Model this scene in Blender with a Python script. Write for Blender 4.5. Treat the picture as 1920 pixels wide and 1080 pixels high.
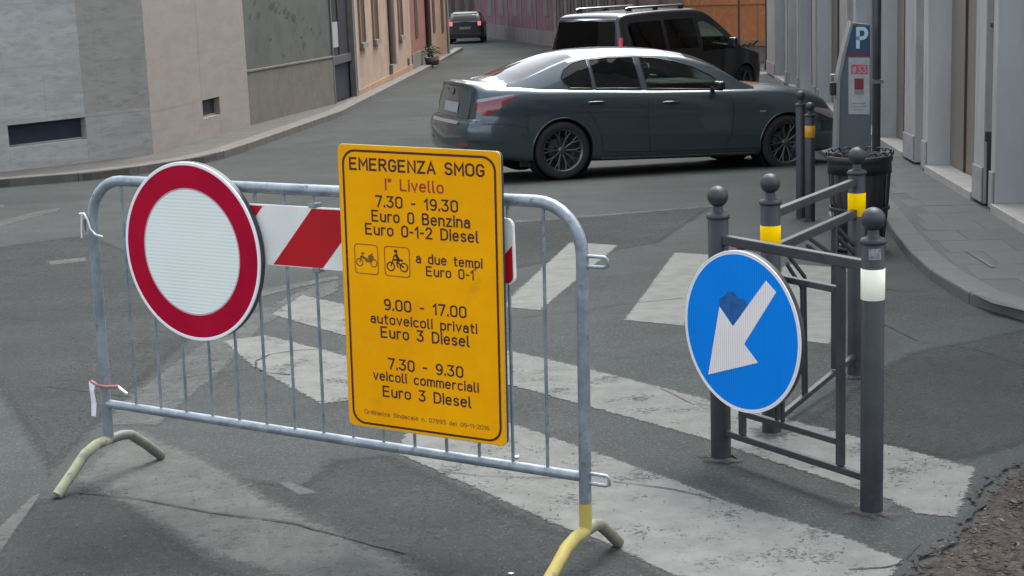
import bpy, bmesh, math, random
import numpy as np
from mathutils import Vector, Matrix
from mathutils.bvhtree import BVHTree
random.seed(7)
R = math.radians
for o in list(bpy.data.objects): bpy.data.objects.remove(o)
scn = bpy.context.scene
COL = scn.collection

# ------------------------------------------------------------ camera
FPX, PITCH, ROLL, EYE = 2978.63, 0.191033, -0.037775, 1.7078
FW = Vector((0, math.cos(PITCH), -math.sin(PITCH)))
_u0 = Vector((0, math.sin(PITCH), math.cos(PITCH))); _r0 = Vector((1, 0, 0))
RT = _r0 * math.cos(ROLL) + _u0 * math.sin(ROLL)
UP = _u0 * math.cos(ROLL) - _r0 * math.sin(ROLL)
cam = bpy.data.cameras.new('camera'); camo = bpy.data.objects.new('camera', cam); COL.objects.link(camo)
cam.sensor_width = 36; cam.lens = FPX / 1920 * 36; cam.clip_start = 0.05; cam.clip_end = 2000
camo.matrix_world = Matrix(((RT.x, UP.x, -FW.x, 0), (RT.y, UP.y, -FW.y, 0), (RT.z, UP.z, -FW.z, EYE), (0, 0, 0, 1)))
scn.camera = camo

# ------------------------------------------------------------ world, sun, exposure
SUN_EL, SUN_AZ = R(62), R(30)          # azimuth from +Y towards +X
world = bpy.data.worlds.new("World"); scn.world = world; world.use_nodes = True
wn = world.node_tree; wn.nodes.clear()
sky = wn.nodes.new('ShaderNodeTexSky'); sky.sky_type = 'NISHITA'; sky.sun_disc = False
sky.sun_elevation = SUN_EL; sky.sun_rotation = SUN_AZ
sky.air_density = 1.0; sky.dust_density = 3.5; sky.ozone_density = 1.0
bg = wn.nodes.new('ShaderNodeBackground'); bg.inputs[1].default_value = 0.15
wo = wn.nodes.new('ShaderNodeOutputWorld')
hsv = wn.nodes.new('ShaderNodeHueSaturation'); hsv.inputs['Saturation'].default_value = .42      # hazy, pale sky
wn.links.new(sky.outputs[0], hsv.inputs['Color']); wn.links.new(hsv.outputs[0], bg.inputs[0]); wn.links.new(bg.outputs[0], wo.inputs[0])
sl = bpy.data.lights.new('sun', 'SUN'); sl.energy = .9; sl.angle = R(35); sl.color = (1, .97, .90)
so = bpy.data.objects.new('sun', sl); COL.objects.link(so)
sd = Vector((math.sin(SUN_AZ) * math.cos(SUN_EL), math.cos(SUN_AZ) * math.cos(SUN_EL), math.sin(SUN_EL)))
so.rotation_euler = sd.to_track_quat('Z', 'Y').to_euler()
scn.view_settings.view_transform = 'Standard'; scn.view_settings.look = 'None'
scn.view_settings.gamma = 1; scn.view_settings.use_curve_mapping = False
scn.view_settings.exposure = 1.7

# ------------------------------------------------------------ terrain height and helpers
KS = .050
def zg(y):
    if y < 5.6: return 0.0
    if y < 8: return -KS * (y - 5.6) ** 2 / 4.8
    if y < 21: return -KS * (y - 6.8)
    if y < 24:
        t = y - 21; return -KS * 14.2 - KS * t + (KS - .006) * t * t / 6
    return -KS * 17.2 + (KS - .006) * 1.5 - .006 * (min(y, 220) - 24)
def ray(px, py): return FW + RT * ((px - 960) / FPX) - UP * ((py - 540) / FPX)
def G(px, py, dz=0.0):
    z = 0.0; d = ray(px, py)
    for _ in range(60):
        t = (z + dz - EYE) / d.z; y = d.y * t; z = zg(y)
    return Vector((d.x * t, d.y * t, z + dz))
def onplane(px, py, P, N):
    d = ray(px, py); o = Vector((0, 0, EYE)); return o + d * ((P - o).dot(N) / d.dot(N))

def mat(name, c1, c2=None, scale=4, rough=.7, metal=0.0, bump=0.0, bscale=60, detail=6, coat=0.0, spec=.5, c3=None, s3=1.0, lo=.4, hi=.6, lo3=.5, hi3=.62, stretch=None, rvar=0):
    m = bpy.data.materials.new(name); m.use_nodes = True; nt = m.node_tree; b = nt.nodes['Principled BSDF']
    b.inputs['Roughness'].default_value = rough; b.inputs['Metallic'].default_value = metal
    b.inputs['Coat Weight'].default_value = coat; b.inputs['Coat Roughness'].default_value = .04
    b.inputs['Specular IOR Level'].default_value = spec
    b.inputs['Base Color'].default_value = (*c1, 1)
    tc = nt.nodes.new('ShaderNodeTexCoord'); src = tc.outputs['Object']
    if stretch:
        mp = nt.nodes.new('ShaderNodeMapping'); mp.inputs['Scale'].default_value = stretch; nt.links.new(src, mp.inputs[0]); src = mp.outputs[0]
    def noise(sc, det=detail):
        n = nt.nodes.new('ShaderNodeTexNoise'); n.inputs['Scale'].default_value = sc; n.inputs['Detail'].default_value = det
        n.inputs['Roughness'].default_value = .6; nt.links.new(src, n.inputs['Vector']); return n.outputs['Fac']
    def ramp(f, a, z):
        r = nt.nodes.new('ShaderNodeMapRange'); r.inputs[1].default_value = a; r.inputs[2].default_value = z; nt.links.new(f, r.inputs[0]); return r.outputs[0]
    def mix(f, a, bb):
        x = nt.nodes.new('ShaderNodeMix'); x.data_type = 'RGBA'; nt.links.new(f, x.inputs[0])
        for i, v in ((6, a), (7, bb)):
            if isinstance(v, tuple): x.inputs[i].default_value = (*v, 1)
            else: nt.links.new(v, x.inputs[i])
        return x.outputs[2]
    cur = tuple(c1)
    if c2 is not None: cur = mix(ramp(noise(scale), lo, hi), tuple(c1), tuple(c2))
    if c3 is not None: cur = mix(ramp(noise(s3), lo3, hi3), cur, tuple(c3))
    if not isinstance(cur, tuple): nt.links.new(cur, b.inputs['Base Color'])
    if bump:
        bp = nt.nodes.new('ShaderNodeBump'); bp.inputs['Strength'].default_value = bump; bp.inputs['Distance'].default_value = .01
        nt.links.new(noise(bscale, 4), bp.inputs['Height']); nt.links.new(bp.outputs[0], b.inputs['Normal'])
    if rvar:
        mr = nt.nodes.new('ShaderNodeMapRange'); mr.inputs[3].default_value = rough - rvar; mr.inputs[4].default_value = rough + rvar
        nt.links.new(noise(scale * 2), mr.inputs[0]); nt.links.new(mr.outputs[0], b.inputs['Roughness'])
    return m

def asphalt(name, base=.075, tint=(.92, 1.0, .975), coarse=1.0, paint=None, wear=(.45, .6), edge=0):
    """asphalt with aggregate speckle; with paint = colour of worn road paint on top of it"""
    m = bpy.data.materials.new(name); m.use_nodes = True; nt = m.node_tree; b = nt.nodes['Principled BSDF']
    b.inputs['Roughness'].default_value = .95; b.inputs['Specular IOR Level'].default_value = .05
    tc = nt.nodes.new('ShaderNodeTexCoord'); src = tc.outputs['Object']
    def N(sc, det=5, ro=.6):
        n = nt.nodes.new('ShaderNodeTexNoise'); n.inputs['Scale'].default_value = sc; n.inputs['Detail'].default_value = det; n.inputs['Roughness'].default_value = ro
        nt.links.new(src, n.inputs['Vector']); return n.outputs['Fac']
    def MR(f, a, z, c, d):
        r = nt.nodes.new('ShaderNodeMapRange'); r.inputs[1].default_value = a; r.inputs[2].default_value = z; r.inputs[3].default_value = c; r.inputs[4].default_value = d
        nt.links.new(f, r.inputs[0]); return r.outputs[0]
    def mul(a, bb):
        x = nt.nodes.new('ShaderNodeMath'); x.operation = 'MULTIPLY'; nt.links.new(a, x.inputs[0]); nt.links.new(bb, x.inputs[1]); return x.outputs[0]
    v = mul(MR(N(.45, 3), .3, .7, .86, 1.16), MR(N(2.6, 6), .3, .7, .9, 1.1))
    v = mul(v, MR(N(95, 3, .7), .33, .67, 1 - .20 * coarse, 1 + .20 * coarse))
    vo = nt.nodes.new('ShaderNodeTexVoronoi'); vo.inputs['Scale'].default_value = 130; nt.links.new(src, vo.inputs['Vector'])
    sp = nt.nodes.new('ShaderNodeSeparateColor'); nt.links.new(vo.outputs['Color'], sp.inputs[0])
    v = mul(v, MR(sp.outputs[0], .82, .9, 1.0, 1.0 + .32 * coarse))
    cm = nt.nodes.new('ShaderNodeMix'); cm.data_type = 'RGBA'; cm.blend_type = 'MULTIPLY'; cm.inputs[0].default_value = 1
    cm.inputs[6].default_value = (base * tint[0], base * tint[1], base * tint[2], 1)
    cc = nt.nodes.new('ShaderNodeCombineColor')
    for i in range(3): nt.links.new(v, cc.inputs[i])
    nt.links.new(cc.outputs[0], cm.inputs[7]); out = cm.outputs[2]
    if paint:
        f = nt.nodes.new('ShaderNodeMath'); f.operation = 'MULTIPLY_ADD'; nt.links.new(N(52, 6, .75), f.inputs[0]); f.inputs[1].default_value = .55
        nt.links.new(MR(N(5, 4), 0, 1, 0, .45), f.inputs[2])
        w = MR(f.outputs[0], wear[0], wear[1], 1, 0)
        pm = nt.nodes.new('ShaderNodeMix'); pm.data_type = 'RGBA'; nt.links.new(w, pm.inputs[0]); nt.links.new(out, pm.inputs[6])
        pv = nt.nodes.new('ShaderNodeMix'); pv.data_type = 'RGBA'; nt.links.new(MR(N(9, 5), .35, .65, 0, 1), pv.inputs[0])
        pv.inputs[6].default_value = (*paint, 1); pv.inputs[7].default_value = (paint[0] * .80, paint[1] * .80, paint[2] * .80, 1)
        nt.links.new(pv.outputs[2], pm.inputs[7]); out = pm.outputs[2]
    nt.links.new(out, b.inputs['Base Color'])
    at = nt.nodes.new('ShaderNodeAttribute'); at.attribute_name = 'edge'
    if edge:
        ad = nt.nodes.new('ShaderNodeMath'); ad.operation = 'ADD'; nt.links.new(at.outputs['Fac'], ad.inputs[0]); nt.links.new(MR(N(30, 5, .75), .3, .7, -.55, .45), ad.inputs[1])
        al = MR(ad.outputs[0], .15, .62, 0, 1) if edge == 1 else MR(ad.outputs[0], .0, .9, 0, .9)
        nt.links.new(al, b.inputs['Alpha'])
    bp = nt.nodes.new('ShaderNodeBump'); bp.inputs['Strength'].default_value = .5 * coarse; bp.inputs['Distance'].default_value = .004
    nt.links.new(N(140, 3), bp.inputs['Height']); nt.links.new(bp.outputs[0], b.inputs['Normal'])
    return m

class MB:
    def __init__(s): s.v = []; s.f = []; s.sm = []
    def add(s, vs, fs, smooth=False):
        n = len(s.v); s.v += [tuple(v) for v in vs]; s.f += [tuple(i + n for i in f) for f in fs]; s.sm += [smooth] * len(fs); return s
    def box(s, c, d, rz=0, M=None):
        x, y, z = d[0] / 2, d[1] / 2, d[2] / 2
        vs = [Vector((i * x, j * y, k * z)) for i in (-1, 1) for j in (-1, 1) for k in (-1, 1)]
        if rz: vs = [Matrix.Rotation(rz, 3, 'Z') @ v for v in vs]
        if M is not None: vs = [M @ v for v in vs]
        vs = [v + Vector(c) for v in vs]
        return s.add(vs, [(0, 1, 3, 2), (4, 6, 7, 5), (0, 4, 5, 1), (2, 3, 7, 6), (0, 2, 6, 4), (1, 5, 7, 3)])
    def tube(s, path, r, n=10, closed=False, caps=True):
        P = [Vector(p) for p in path]; m = len(P); rr = r if isinstance(r, (list, tuple)) else [r] * m
        vs = []; prev = None
        for i, p in enumerate(P):
            a = P[i - 1] if (i > 0 or closed) else P[i]; b = P[(i + 1) % m] if (i < m - 1 or closed) else P[i]
            t = (b - a).normalized()
            if prev is None: nn = t.orthogonal().normalized()
            else:
                nn = prev - t * prev.dot(t); nn = nn.normalized() if nn.length > 1e-6 else t.orthogonal().normalized()
            prev = nn; bb = t.cross(nn)
            for k in range(n):
                a_ = 2 * math.pi * k / n; vs.append(p + (nn * math.cos(a_) + bb * math.sin(a_)) * rr[i])
        fs = []
        for i in range(m if closed else m - 1):
            for k in range(n):
                j = (i + 1) % m; fs.append((i * n + k, i * n + (k + 1) % n, j * n + (k + 1) % n, j * n + k))
        s.add(vs, fs, True)
        if caps and not closed:
            s.add(vs[:n], [tuple(range(n))[::-1]]); s.add(vs[-n:], [tuple(range(n))])
        return s
    def lathe(s, prof, n=24, c=(0, 0, 0), M=None, smooth=True, closed=False):
        vs = []; c = Vector(c)
        for r, z in prof:
            for k in range(n):
                a = 2 * math.pi * k / n; v = Vector((r * math.cos(a), r * math.sin(a), z))
                if M is not None: v = M @ v
                vs.append(v + c)
        m = len(prof); fs = [(i * n + k, i * n + (k + 1) % n, (i + 1) % m * n + (k + 1) % n, (i + 1) % m * n + k) for i in range(m if closed else m - 1) for k in range(n)]
        return s.add(vs, fs, smooth)
    def prism(s, poly, d0, d1, M=None, o=(0, 0, 0)):
        """polygon in local (x,z), extruded along y from d0 to d1"""
        n = len(poly); vs = [Vector((x, d0, z)) for x, z in poly] + [Vector((x, d1, z)) for x, z in poly]
        if M is not None: vs = [M @ v for v in vs]
        vs = [v + Vector(o) for v in vs]
        return s.add(vs, [tuple(range(n)), tuple(range(2 * n - 1, n - 1, -1))] + [(i, i + n, (i + 1) % n + n, (i + 1) % n) for i in range(n)])
    def build(s, name, m, parent=None, bevel=0, sharp=35):
        me = bpy.data.meshes.new(name); me.from_pydata(s.v, [], s.f); me.update()
        bm = bmesh.new(); bm.from_mesh(me); bmesh.ops.recalc_face_normals(bm, faces=bm.faces); bm.to_mesh(me); bm.free()
        me.polygons.foreach_set('use_smooth', s.sm)
        o = bpy.data.objects.new(name, me); COL.objects.link(o); me.materials.append(m)
        if parent is not None: o.parent = parent
        if bevel:
            b = o.modifiers.new('bevel', 'BEVEL'); b.width = bevel; b.segments = 2; b.limit_method = 'ANGLE'; b.angle_limit = R(sharp)
        return o

def empty(name, loc, rz, label, cat, group=None, rot=None):
    o = bpy.data.objects.new(name, None); COL.objects.link(o); o.location = loc
    o.rotation_euler = rot if rot else (0, 0, rz); o.empty_display_size = .1
    return tag(o, label, cat, group)
def tag(o, label, cat, group=None):
    o['label'] = label; o['category'] = cat
    if group: o['group'] = group
    return o
def struct(o): o['kind'] = 'structure'; return o
def stuff(o): o['kind'] = 'stuff'; return o
def share(o, name, parent, loc=(0, 0, 0), rot=None):
    c = o.copy(); c.name = name; COL.objects.link(c); c.parent = parent; c.location = loc
    if rot: c.rotation_euler = rot
    return c

def drape(name, poly, off, m, parent=None, cuts=5, jag=0.0, hf=zg, rim=0.0):
    """flat polygon of world (x,y) points laid on the ground, off metres above it"""
    bm = bmesh.new(); lay = bm.verts.layers.float.new('edge'); pts = [Vector((p[0], p[1], 0)) for p in poly]
    if jag:
        q = []
        for i, p in enumerate(pts):
            b = pts[(i + 1) % len(pts)]; n = max(1, int((b - p).length / .05)); nr = Vector((-(b - p).y, (b - p).x, 0)).normalized()
            for k in range(n): q.append(p.lerp(b, k / n) + nr * (random.uniform(-jag, jag) if k else 0))
        pts = q
    f = bm.faces.new([bm.verts.new(p) for p in pts])
    if f.calc_area() and f.normal.z < 0: f.normal_flip()
    f.normal_update()
    outer = list(bm.verts)
    if rim: bmesh.ops.inset_region(bm, faces=[f], thickness=rim, use_even_offset=True, use_boundary=True)
    os_ = set(outer)
    for v in bm.verts: v[lay] = 0.0 if (rim and v in os_) else 1.0
    bmesh.ops.triangulate(bm, faces=[f])
    for _ in range(cuts):
        es = [e for e in bm.edges if e.calc_length() > .4]
        if not es: break
        bmesh.ops.subdivide_edges(bm, edges=es, cuts=1); bmesh.ops.triangulate(bm, faces=[f for f in bm.faces if len(f.verts) > 3])
    for v in bm.verts: v.co.z = hf(v.co.y) + off
    bmesh.ops.recalc_face_normals(bm, faces=bm.faces)
    if sum(f.normal.z for f in bm.faces) < 0: bmesh.ops.reverse_faces(bm, faces=bm.faces)
    me = bpy.data.meshes.new(name); bm.to_mesh(me); bm.free(); me.materials.append(m)
    o = bpy.data.objects.new(name, me); COL.objects.link(o)
    if parent is not None: o.parent = parent
    return o
def ribbon(name, pts, w, off, m, parent, jit=.25, step=.06):
    """thin crack or seam following world points"""
    P = [Vector((p[0], p[1], 0)) for p in pts]; q = []
    for a, b in zip(P, P[1:]):
        n = max(1, int((b - a).length / step)); q += [a.lerp(b, i / n) for i in range(n)]
    q.append(P[-1]); vs = []; drift = 0
    for i, p in enumerate(q):
        t = (q[min(i + 1, len(q) - 1)] - q[max(i - 1, 0)]).normalized(); nr = Vector((-t.y, t.x, 0))
        drift = drift * .7 + random.uniform(-1, 1) * w * jit * 2; ww = w * random.uniform(.35, 1.2) / 2
        for s_ in (-1, 1):
            v = p + nr * (drift + s_ * ww); vs.append((v.x, v.y, zg(v.y) + off))
    fs = [(2 * i, 2 * i + 1, 2 * i + 3, 2 * i + 2) for i in range(len(q) - 1)]
    return MB().add(vs, fs).build(name, m, parent)
def _arc(cx, cz, rx, rz, a0, a1, n=8): return [(cx + rx * math.cos(R(a0 + (a1 - a0) * i / n)), cz + rz * math.sin(R(a0 + (a1 - a0) * i / n))) for i in range(n + 1)]
def _o(w, h, z0=0.0): r = min(w, h) / 2 * .92; return _arc(w - r, z0 + h - r, r, r, 0, 90, 5) + _arc(r, z0 + h - r, r, r, 90, 180, 5) + _arc(r, z0 + r, r, r, 180, 270, 5) + _arc(w - r, z0 + r, r, r, 270, 360, 5) + [(w, z0 + h - r)]
XH = .70
def glyph(c):
    """strokes (poly lines in cap-height units) and advance width of one character of a plain road-sign alphabet"""
    W_, L = .56, .46
    g = {
        'E': ([[(W_ - .06, 0), (0, 0), (0, 1), (W_ - .06, 1)], [(0, .52), (W_ - .12, .52)]], W_),
        'M': ([[(0, 0), (0, 1), (.33, .38), (.66, 1), (.66, 0)]], .66),
        'R': ([[(0, 0), (0, 1), (.28, 1)] + _arc(.29, .75, .24, .25, 90, -90, 8) + [(0, .5)], [(.27, .5), (W_, 0)]], W_),
        'G': ([_arc(.28, .70, .27, .30, 20, 180, 8) + _arc(.28, .30, .27, .30, 180, 345, 8) + [(.55, .46), (.33, .46)]], W_),
        'N': ([[(0, 0), (0, 1), (.56, 0), (.56, 1)]], .56),
        'Z': ([[(0, 1), (.52, 1), (0, 0), (.54, 0)]], .54),
        'A': ([[(0, 0), (.30, 1), (.60, 0)], [(.1, .30), (.50, .30)]], .60),
        'S': ([_arc(.27, .74, .25, .26, 25, 180, 7) + _arc(.27, .74, .25, .24, 180, 265, 3) + _arc(.27, .26, .26, .26, 85, 0, 4) + _arc(.27, .26, .26, .26, 0, -155, 7)], .54),
        'O': ([_o(.60, 1)], .60), 'I': ([[(0, 0), (0, 1)]], 0.0), '\u00b0': ([_o(.17, .22, .78)], .17),
        'L': ([[(0, 1), (0, 0), (.46, 0)]], .46), 'B': ([[(0, 0), (0, 1), (.26, 1)] + _arc(.27, .765, .22, .235, 90, -90, 7) + [(0, .53)], [(.26, .53)] + _arc(.28, .265, .25, .265, 90, -90, 7) + [(0, 0)]], .54),
        'D': ([[(0, 0), (0, 1), (.24, 1)] + _arc(.24, .68, .32, .32, 90, 0, 5) + _arc(.24, .32, .32, .32, 0, -90, 5) + [(0, 0)]], .57),
        'i': ([[(0, 0), (0, XH)], [(0, .90), (0, 1.0)]], 0.0), 'l': ([[(0, 1), (0, .1), (.06, 0), (.12, 0)]], .12), 'v': ([[(0, XH), (.22, 0), (.44, XH)]], .44),
        'e': ([[(.02, .37), (.44, .37)] + _arc(.22, .45, .22, .25, 0, 180, 8) + _arc(.22, .24, .22, .24, 180, 320, 7)], L),
        'o': ([_o(L, XH)], L), 'u': ([[(0, XH)] + _arc(.22, .22, .22, .22, 180, 360, 8) + [(.44, XH), (.44, 0)]], .44),
        'r': ([[(0, 0), (0, XH)], [(0, .45)] + _arc(.2, .46, .2, .24, 170, 60, 5)], .30), 'n': ([[(0, 0), (0, XH)], [(0, .42)] + _arc(.22, .47, .22, .23, 170, 0, 7) + [(.44, 0)]], .44),
        'm': ([[(0, 0), (0, XH)], [(0, .44)] + _arc(.17, .52, .17, .18, 170, 0, 6) + [(.34, 0)], [(.34, .44)] + _arc(.51, .52, .17, .18, 170, 0, 6) + [(.68, 0)]], .68),
        'z': ([[(0, XH), (.40, XH), (0, 0), (.42, 0)]], .42), 'a': ([_o(.40, .43), [(.42, 0), (.42, .48)] + _arc(.22, .48, .20, .22, 0, 155, 6)], .44),
        's': ([_arc(.2, .52, .19, .18, 30, 250, 8) + _arc(.2, .18, .19, .18, 75, -150, 8)], .40), 'c': ([_arc(.22, .46, .22, .24, 40, 180, 7) + _arc(.22, .24, .22, .24, 180, 320, 7)], .42),
        't': ([[(.1, .95), (.1, .16)] + _arc(.24, .14, .14, .14, 180, 280, 4), [(0, XH), (.28, XH)]], .28), 'p': ([[(0, -.26), (0, XH)], _o(.44, XH)], .44), 'd': ([[(.44, 0), (.44, 1)], _o(.44, XH)], .44),
        '0': ([_o(.50, 1)], .50), '1': ([[(0, .76), (.2, 1), (.2, 0)]], .22), '2': ([_arc(.25, .73, .24, .27, 165, 0, 7) + [(.46, .58), (0, 0), (.50, 0)]], .50),
        '3': ([[(0, 1), (.46, 1), (.22, .60)] + _arc(.22, .30, .27, .30, 80, -155, 10)], .50), '5': ([[(.46, 1), (.06, 1), (.03, .56)] + _arc(.23, .33, .26, .33, 120, -155, 10)], .50),
        '7': ([[(0, 1), (.48, 1), (.16, 0)]], .48), '9': ([_arc(.25, .70, .24, .30, 0, 360, 14), [(.49, .70)] + _arc(.22, .36, .27, .36, 0, -120, 6)], .50), '6': ([_arc(.25, .30, .24, .30, 0, 360, 14), [(.01, .30)] + _arc(.28, .64, .27, .36, 180, 60, 6)], .50),
        '.': ([[(0, 0), (0, .09)]], 0.0), '-': ([[(0, .45), (.24, .45)]], .24), '#': ([[(.1, 0), (.2, 1)], [(.34, 0), (.44, 1)], [(0, .33), (.5, .33)], [(.05, .67), (.55, .67)]], .55),
        'P': ([[(0, 0), (0, 1), (.28, 1)] + _arc(.29, .74, .25, .26, 90, -90, 8) + [(0, .48)]], .56)}
    return g[c]
def stroke(b, P, w, y):
    P = [Vector((p[0], 0, p[1])) for p in P]; P = [p for i, p in enumerate(P) if i == 0 or (p - P[i - 1]).length > 1e-6]; vs = []
    closed = (P[0] - P[-1]).length < 1e-6
    for i, p in enumerate(P):
        a = (p - P[i - 1]).normalized() if i > 0 else ((P[0] - P[-2]).normalized() if closed else (P[1] - P[0]).normalized())
        c = (P[i + 1] - p).normalized() if i < len(P) - 1 else ((P[1] - P[0]).normalized() if closed else a)
        n0, n1 = Vector((-a.z, 0, a.x)), Vector((-c.z, 0, c.x)); m = n0 + n1; m = m.normalized() if m.length > .05 else n0; k = 1 / max(.5, m.dot(n0))
        e = Vector(); 
        if not closed and i == 0: e = -a * w * .45
        if not closed and i == len(P) - 1: e = c * w * .45
        for s_ in (-1, 1): vs.append((p.x + e.x + m.x * k * w / 2 * s_, y, p.z + e.z + m.z * k * w / 2 * s_))
    b.add(vs, [(2 * i, 2 * i + 1, 2 * i + 3, 2 * i + 2) for i in range(len(P) - 1)])
def sign_text(name, s, x0, x1, zc, h, m, parent, y, weight=.15, track=.26, space=.62, hmin=.0):
    """each word one object, fitted between x0 and x1"""
    xs = 0; lay_ = []
    for ch in s:
        if ch == ' ': xs += space; lay_.append(None); continue
        st, wd = glyph(ch); lay_.append((st, xs, wd)); xs += wd + track
    tot = xs - track; k = (x1 - x0 - weight * h) / tot; bw = None; word = []
    def flush():
        if not word: return
        b = MB()
        for i_, (st, ox, wd) in enumerate(word):
            for j_, P in enumerate(st): stroke(b, [(x0 + weight * h / 2 + (ox + px_) * k, zc - h / 2 + pz_ * h) for px_, pz_ in P], weight * h, y - .00003 * j_)
        o = b.build(name, m, parent); word.clear()
    for it in lay_:
        if it is None: flush()
        else: word.append(it)
    flush()

# ------------------------------------------------------------ materials
M_asph = asphalt('asphalt', .056)
M_asphd = asphalt('asphalt_dark', .049, coarse=1.1, edge=2)
M_asphl = asphalt('asphalt_light', .108, coarse=.8)
M_paint = asphalt('worn_road_paint', .062, paint=(.160, .166, .156), wear=(.535, .60), edge=1)
M_paint2 = asphalt('fresh_road_paint', .062, paint=(.172, .178, .166), wear=(.60, .68), edge=1)
M_faint = asphalt('faint_road_paint', .06, paint=(.10, .106, .102), wear=(.46, .66), edge=2)
M_faint2 = asphalt('ghost_road_paint', .06, paint=(.108, .115, .108), wear=(.5, .7), edge=2)
M_mortar = asphalt('mortar_smear', .078, tint=(1.0, 1.0, .96), coarse=.8, edge=2)
M_crack = mat('crack', (.022, .022, .024), rough=.95)
M_galv = mat('galvanised_steel', (.30, .345, .375), (.20, .235, .26), scale=14, c3=(.17, .15, .13), s3=45, lo3=.6, hi3=.7, rough=.45, metal=.55, rvar=.08, bump=.08, bscale=90)
M_yel = mat('worn_yellow_paint', (.36, .31, .10), (.42, .33, .06), scale=7, rough=.6, c3=(.2, .2, .16), s3=30, lo3=.58, hi3=.66, bump=.1)
M_yelpale = mat('faded_yellow_paint', (.33, .33, .19), (.24, .25, .17), scale=9, rough=.65, c3=(.16, .17, .15), s3=24, lo3=.54, hi3=.62, bump=.1)
M_iron = mat('dark_painted_iron', (.016, .019, .023), (.026, .029, .033), scale=9, c3=(.045, .043, .04), s3=34, lo3=.62, hi3=.72, rough=.5, bump=.06, bscale=40, rvar=.1)
M_iron2 = mat('grey_painted_iron', (.038, .042, .043), (.026, .029, .031), scale=9, rough=.5, bump=.06)
M_black = mat('black_plastic', (.012, .012, .014), rough=.5)
M_refly = mat('yellow_reflective_band', (1.0, .62, .0), (.95, .55, .0), scale=12, rough=.7, spec=.05)
M_reflo = mat('amber_reflective_band', (.55, .26, .02), rough=.45)
M_reflw = mat('cream_reflective_band', (.95, .94, .76), (.88, .87, .70), scale=10, rough=.6, spec=.1)
M_binblack = mat('black_painted_iron', (.009, .010, .012), (.014, .015, .017), scale=9, rough=.5, bump=.06)
M_stick = mat('grey_sticker', (.28, .29, .30), (.14, .15, .16), scale=80, rough=.6)
M_signy = mat('yellow_sign_face', (.93, .41, .0), (.86, .36, .0), scale=3, rough=.6, spec=.08, c3=(.70, .30, .01), s3=9, lo3=.58, hi3=.8)
M_signyedge = mat('pale_sign_margin', (.62, .37, .05), rough=.5)
M_txt = mat('dark_brown_lettering', (.045, .010, .012), rough=.6)
M_txtl = mat('faded_brown_lettering', (.22, .09, .012), rough=.6)
M_txtr = mat('red_lettering', (.35, .035, .012), rough=.6)
M_signback = mat('bare_aluminium', (.06, .065, .07), rough=.5, metal=.5)
M_red = mat('dark_red_sheeting', (.42, .003, .028), (.36, .002, .024), scale=5, rough=.6, spec=.08)
M_redb = mat('red_board_sheeting', (.48, .008, .014), (.42, .008, .014), scale=5, rough=.5, spec=.2)
M_whiteb = mat('white_board_sheeting', (.80, .80, .74), (.70, .71, .66), scale=6, rough=.4)
M_rimw = mat('white_sign_rim', (.82, .80, .80), rough=.4)
def sheeting(name, a, b_, axis, freq, k=.5):
    m = mat(name, a, rough=.6, spec=.1); nt = m.node_tree; bs = nt.nodes['Principled BSDF']
    w = nt.nodes.new('ShaderNodeTexWave'); w.bands_direction = axis; w.inputs['Scale'].default_value = freq; w.inputs['Distortion'].default_value = .15
    tc = nt.nodes.new('ShaderNodeTexCoord'); nt.links.new(tc.outputs['Object'], w.inputs['Vector'])
    n = nt.nodes.new('ShaderNodeTexNoise'); n.inputs['Scale'].default_value = 5; nt.links.new(tc.outputs['Object'], n.inputs['Vector'])
    mu = nt.nodes.new('ShaderNodeMath'); mu.operation = 'MULTIPLY'; nt.links.new(w.outputs['Fac'], mu.inputs[0]); nt.links.new(n.outputs['Fac'], mu.inputs[1])
    x = nt.nodes.new('ShaderNodeMix'); x.data_type = 'RGBA'; x.inputs[6].default_value = (*a, 1); x.inputs[7].default_value = (*b_, 1)
    nt.links.new(mu.outputs[0], x.inputs[0]); nt.links.new(x.outputs[2], bs.inputs['Base Color']); return m
M_disc = sheeting('white_ribbed_sheeting', (.80, .85, .79), (.56, .62, .58), 'Z', 26)
M_blue = sheeting('blue_ribbed_sheeting', (.0, .24, .82), (.0, .15, .56), 'X', 30)
M_arrow = sheeting('white_arrow_sheeting', (.88, .83, .80), (.58, .52, .50), 'X', 30)
M_bluedark = mat('torn_sticker_residue', (.003, .07, .22), (.004, .12, .4), scale=30, rough=.5)
M_stoneL = mat('pale_travertine', (.365, .375, .36), (.31, .32, .305), scale=2.2, rough=.8, bump=.25, bscale=30, c3=(.255, .265, .25), s3=7, lo3=.5, hi3=.75, stretch=(.7, .7, 2.6))
M_stoneM = mat('mid_travertine', (.32, .318, .298), (.28, .278, .26), scale=2.2, rough=.8, bump=.25, bscale=30, c3=(.21, .215, .2), s3=6, lo3=.5, hi3=.75, stretch=(.7, .7, 2.6))
M_stoneG = mat('greenish_travertine', (.255, .25, .225), (.285, .278, .25), scale=2.5, rough=.82, bump=.25, bscale=30, c3=(.19, .19, .17), s3=6, lo3=.5, hi3=.75, stretch=(.7, .7, 2.6))
M_stoneW = mat('warm_travertine', (.275, .25, .225), (.24, .22, .198), scale=2.4, rough=.8, bump=.25, bscale=30, c3=(.28, .235, .215), s3=3, lo3=.5, hi3=.7, stretch=(.7, .7, 2.6))
M_stoneR = mat('grey_limestone', (.39, .385, .36), (.325, .32, .298), scale=3, rough=.75, bump=.15, bscale=30, c3=(.27, .27, .255), s3=6, lo3=.5, hi3=.75, stretch=(1, 1, .25))
M_stoneR2 = mat('blue_grey_limestone', (.46, .485, .48), (.39, .41, .41), scale=3, rough=.75, bump=.15, bscale=30, stretch=(1, 1, .25))
M_groove = mat('dark_limestone', (.20, .205, .195), (.16, .165, .155), scale=4, rough=.8, stretch=(1, 1, .3))
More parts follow.
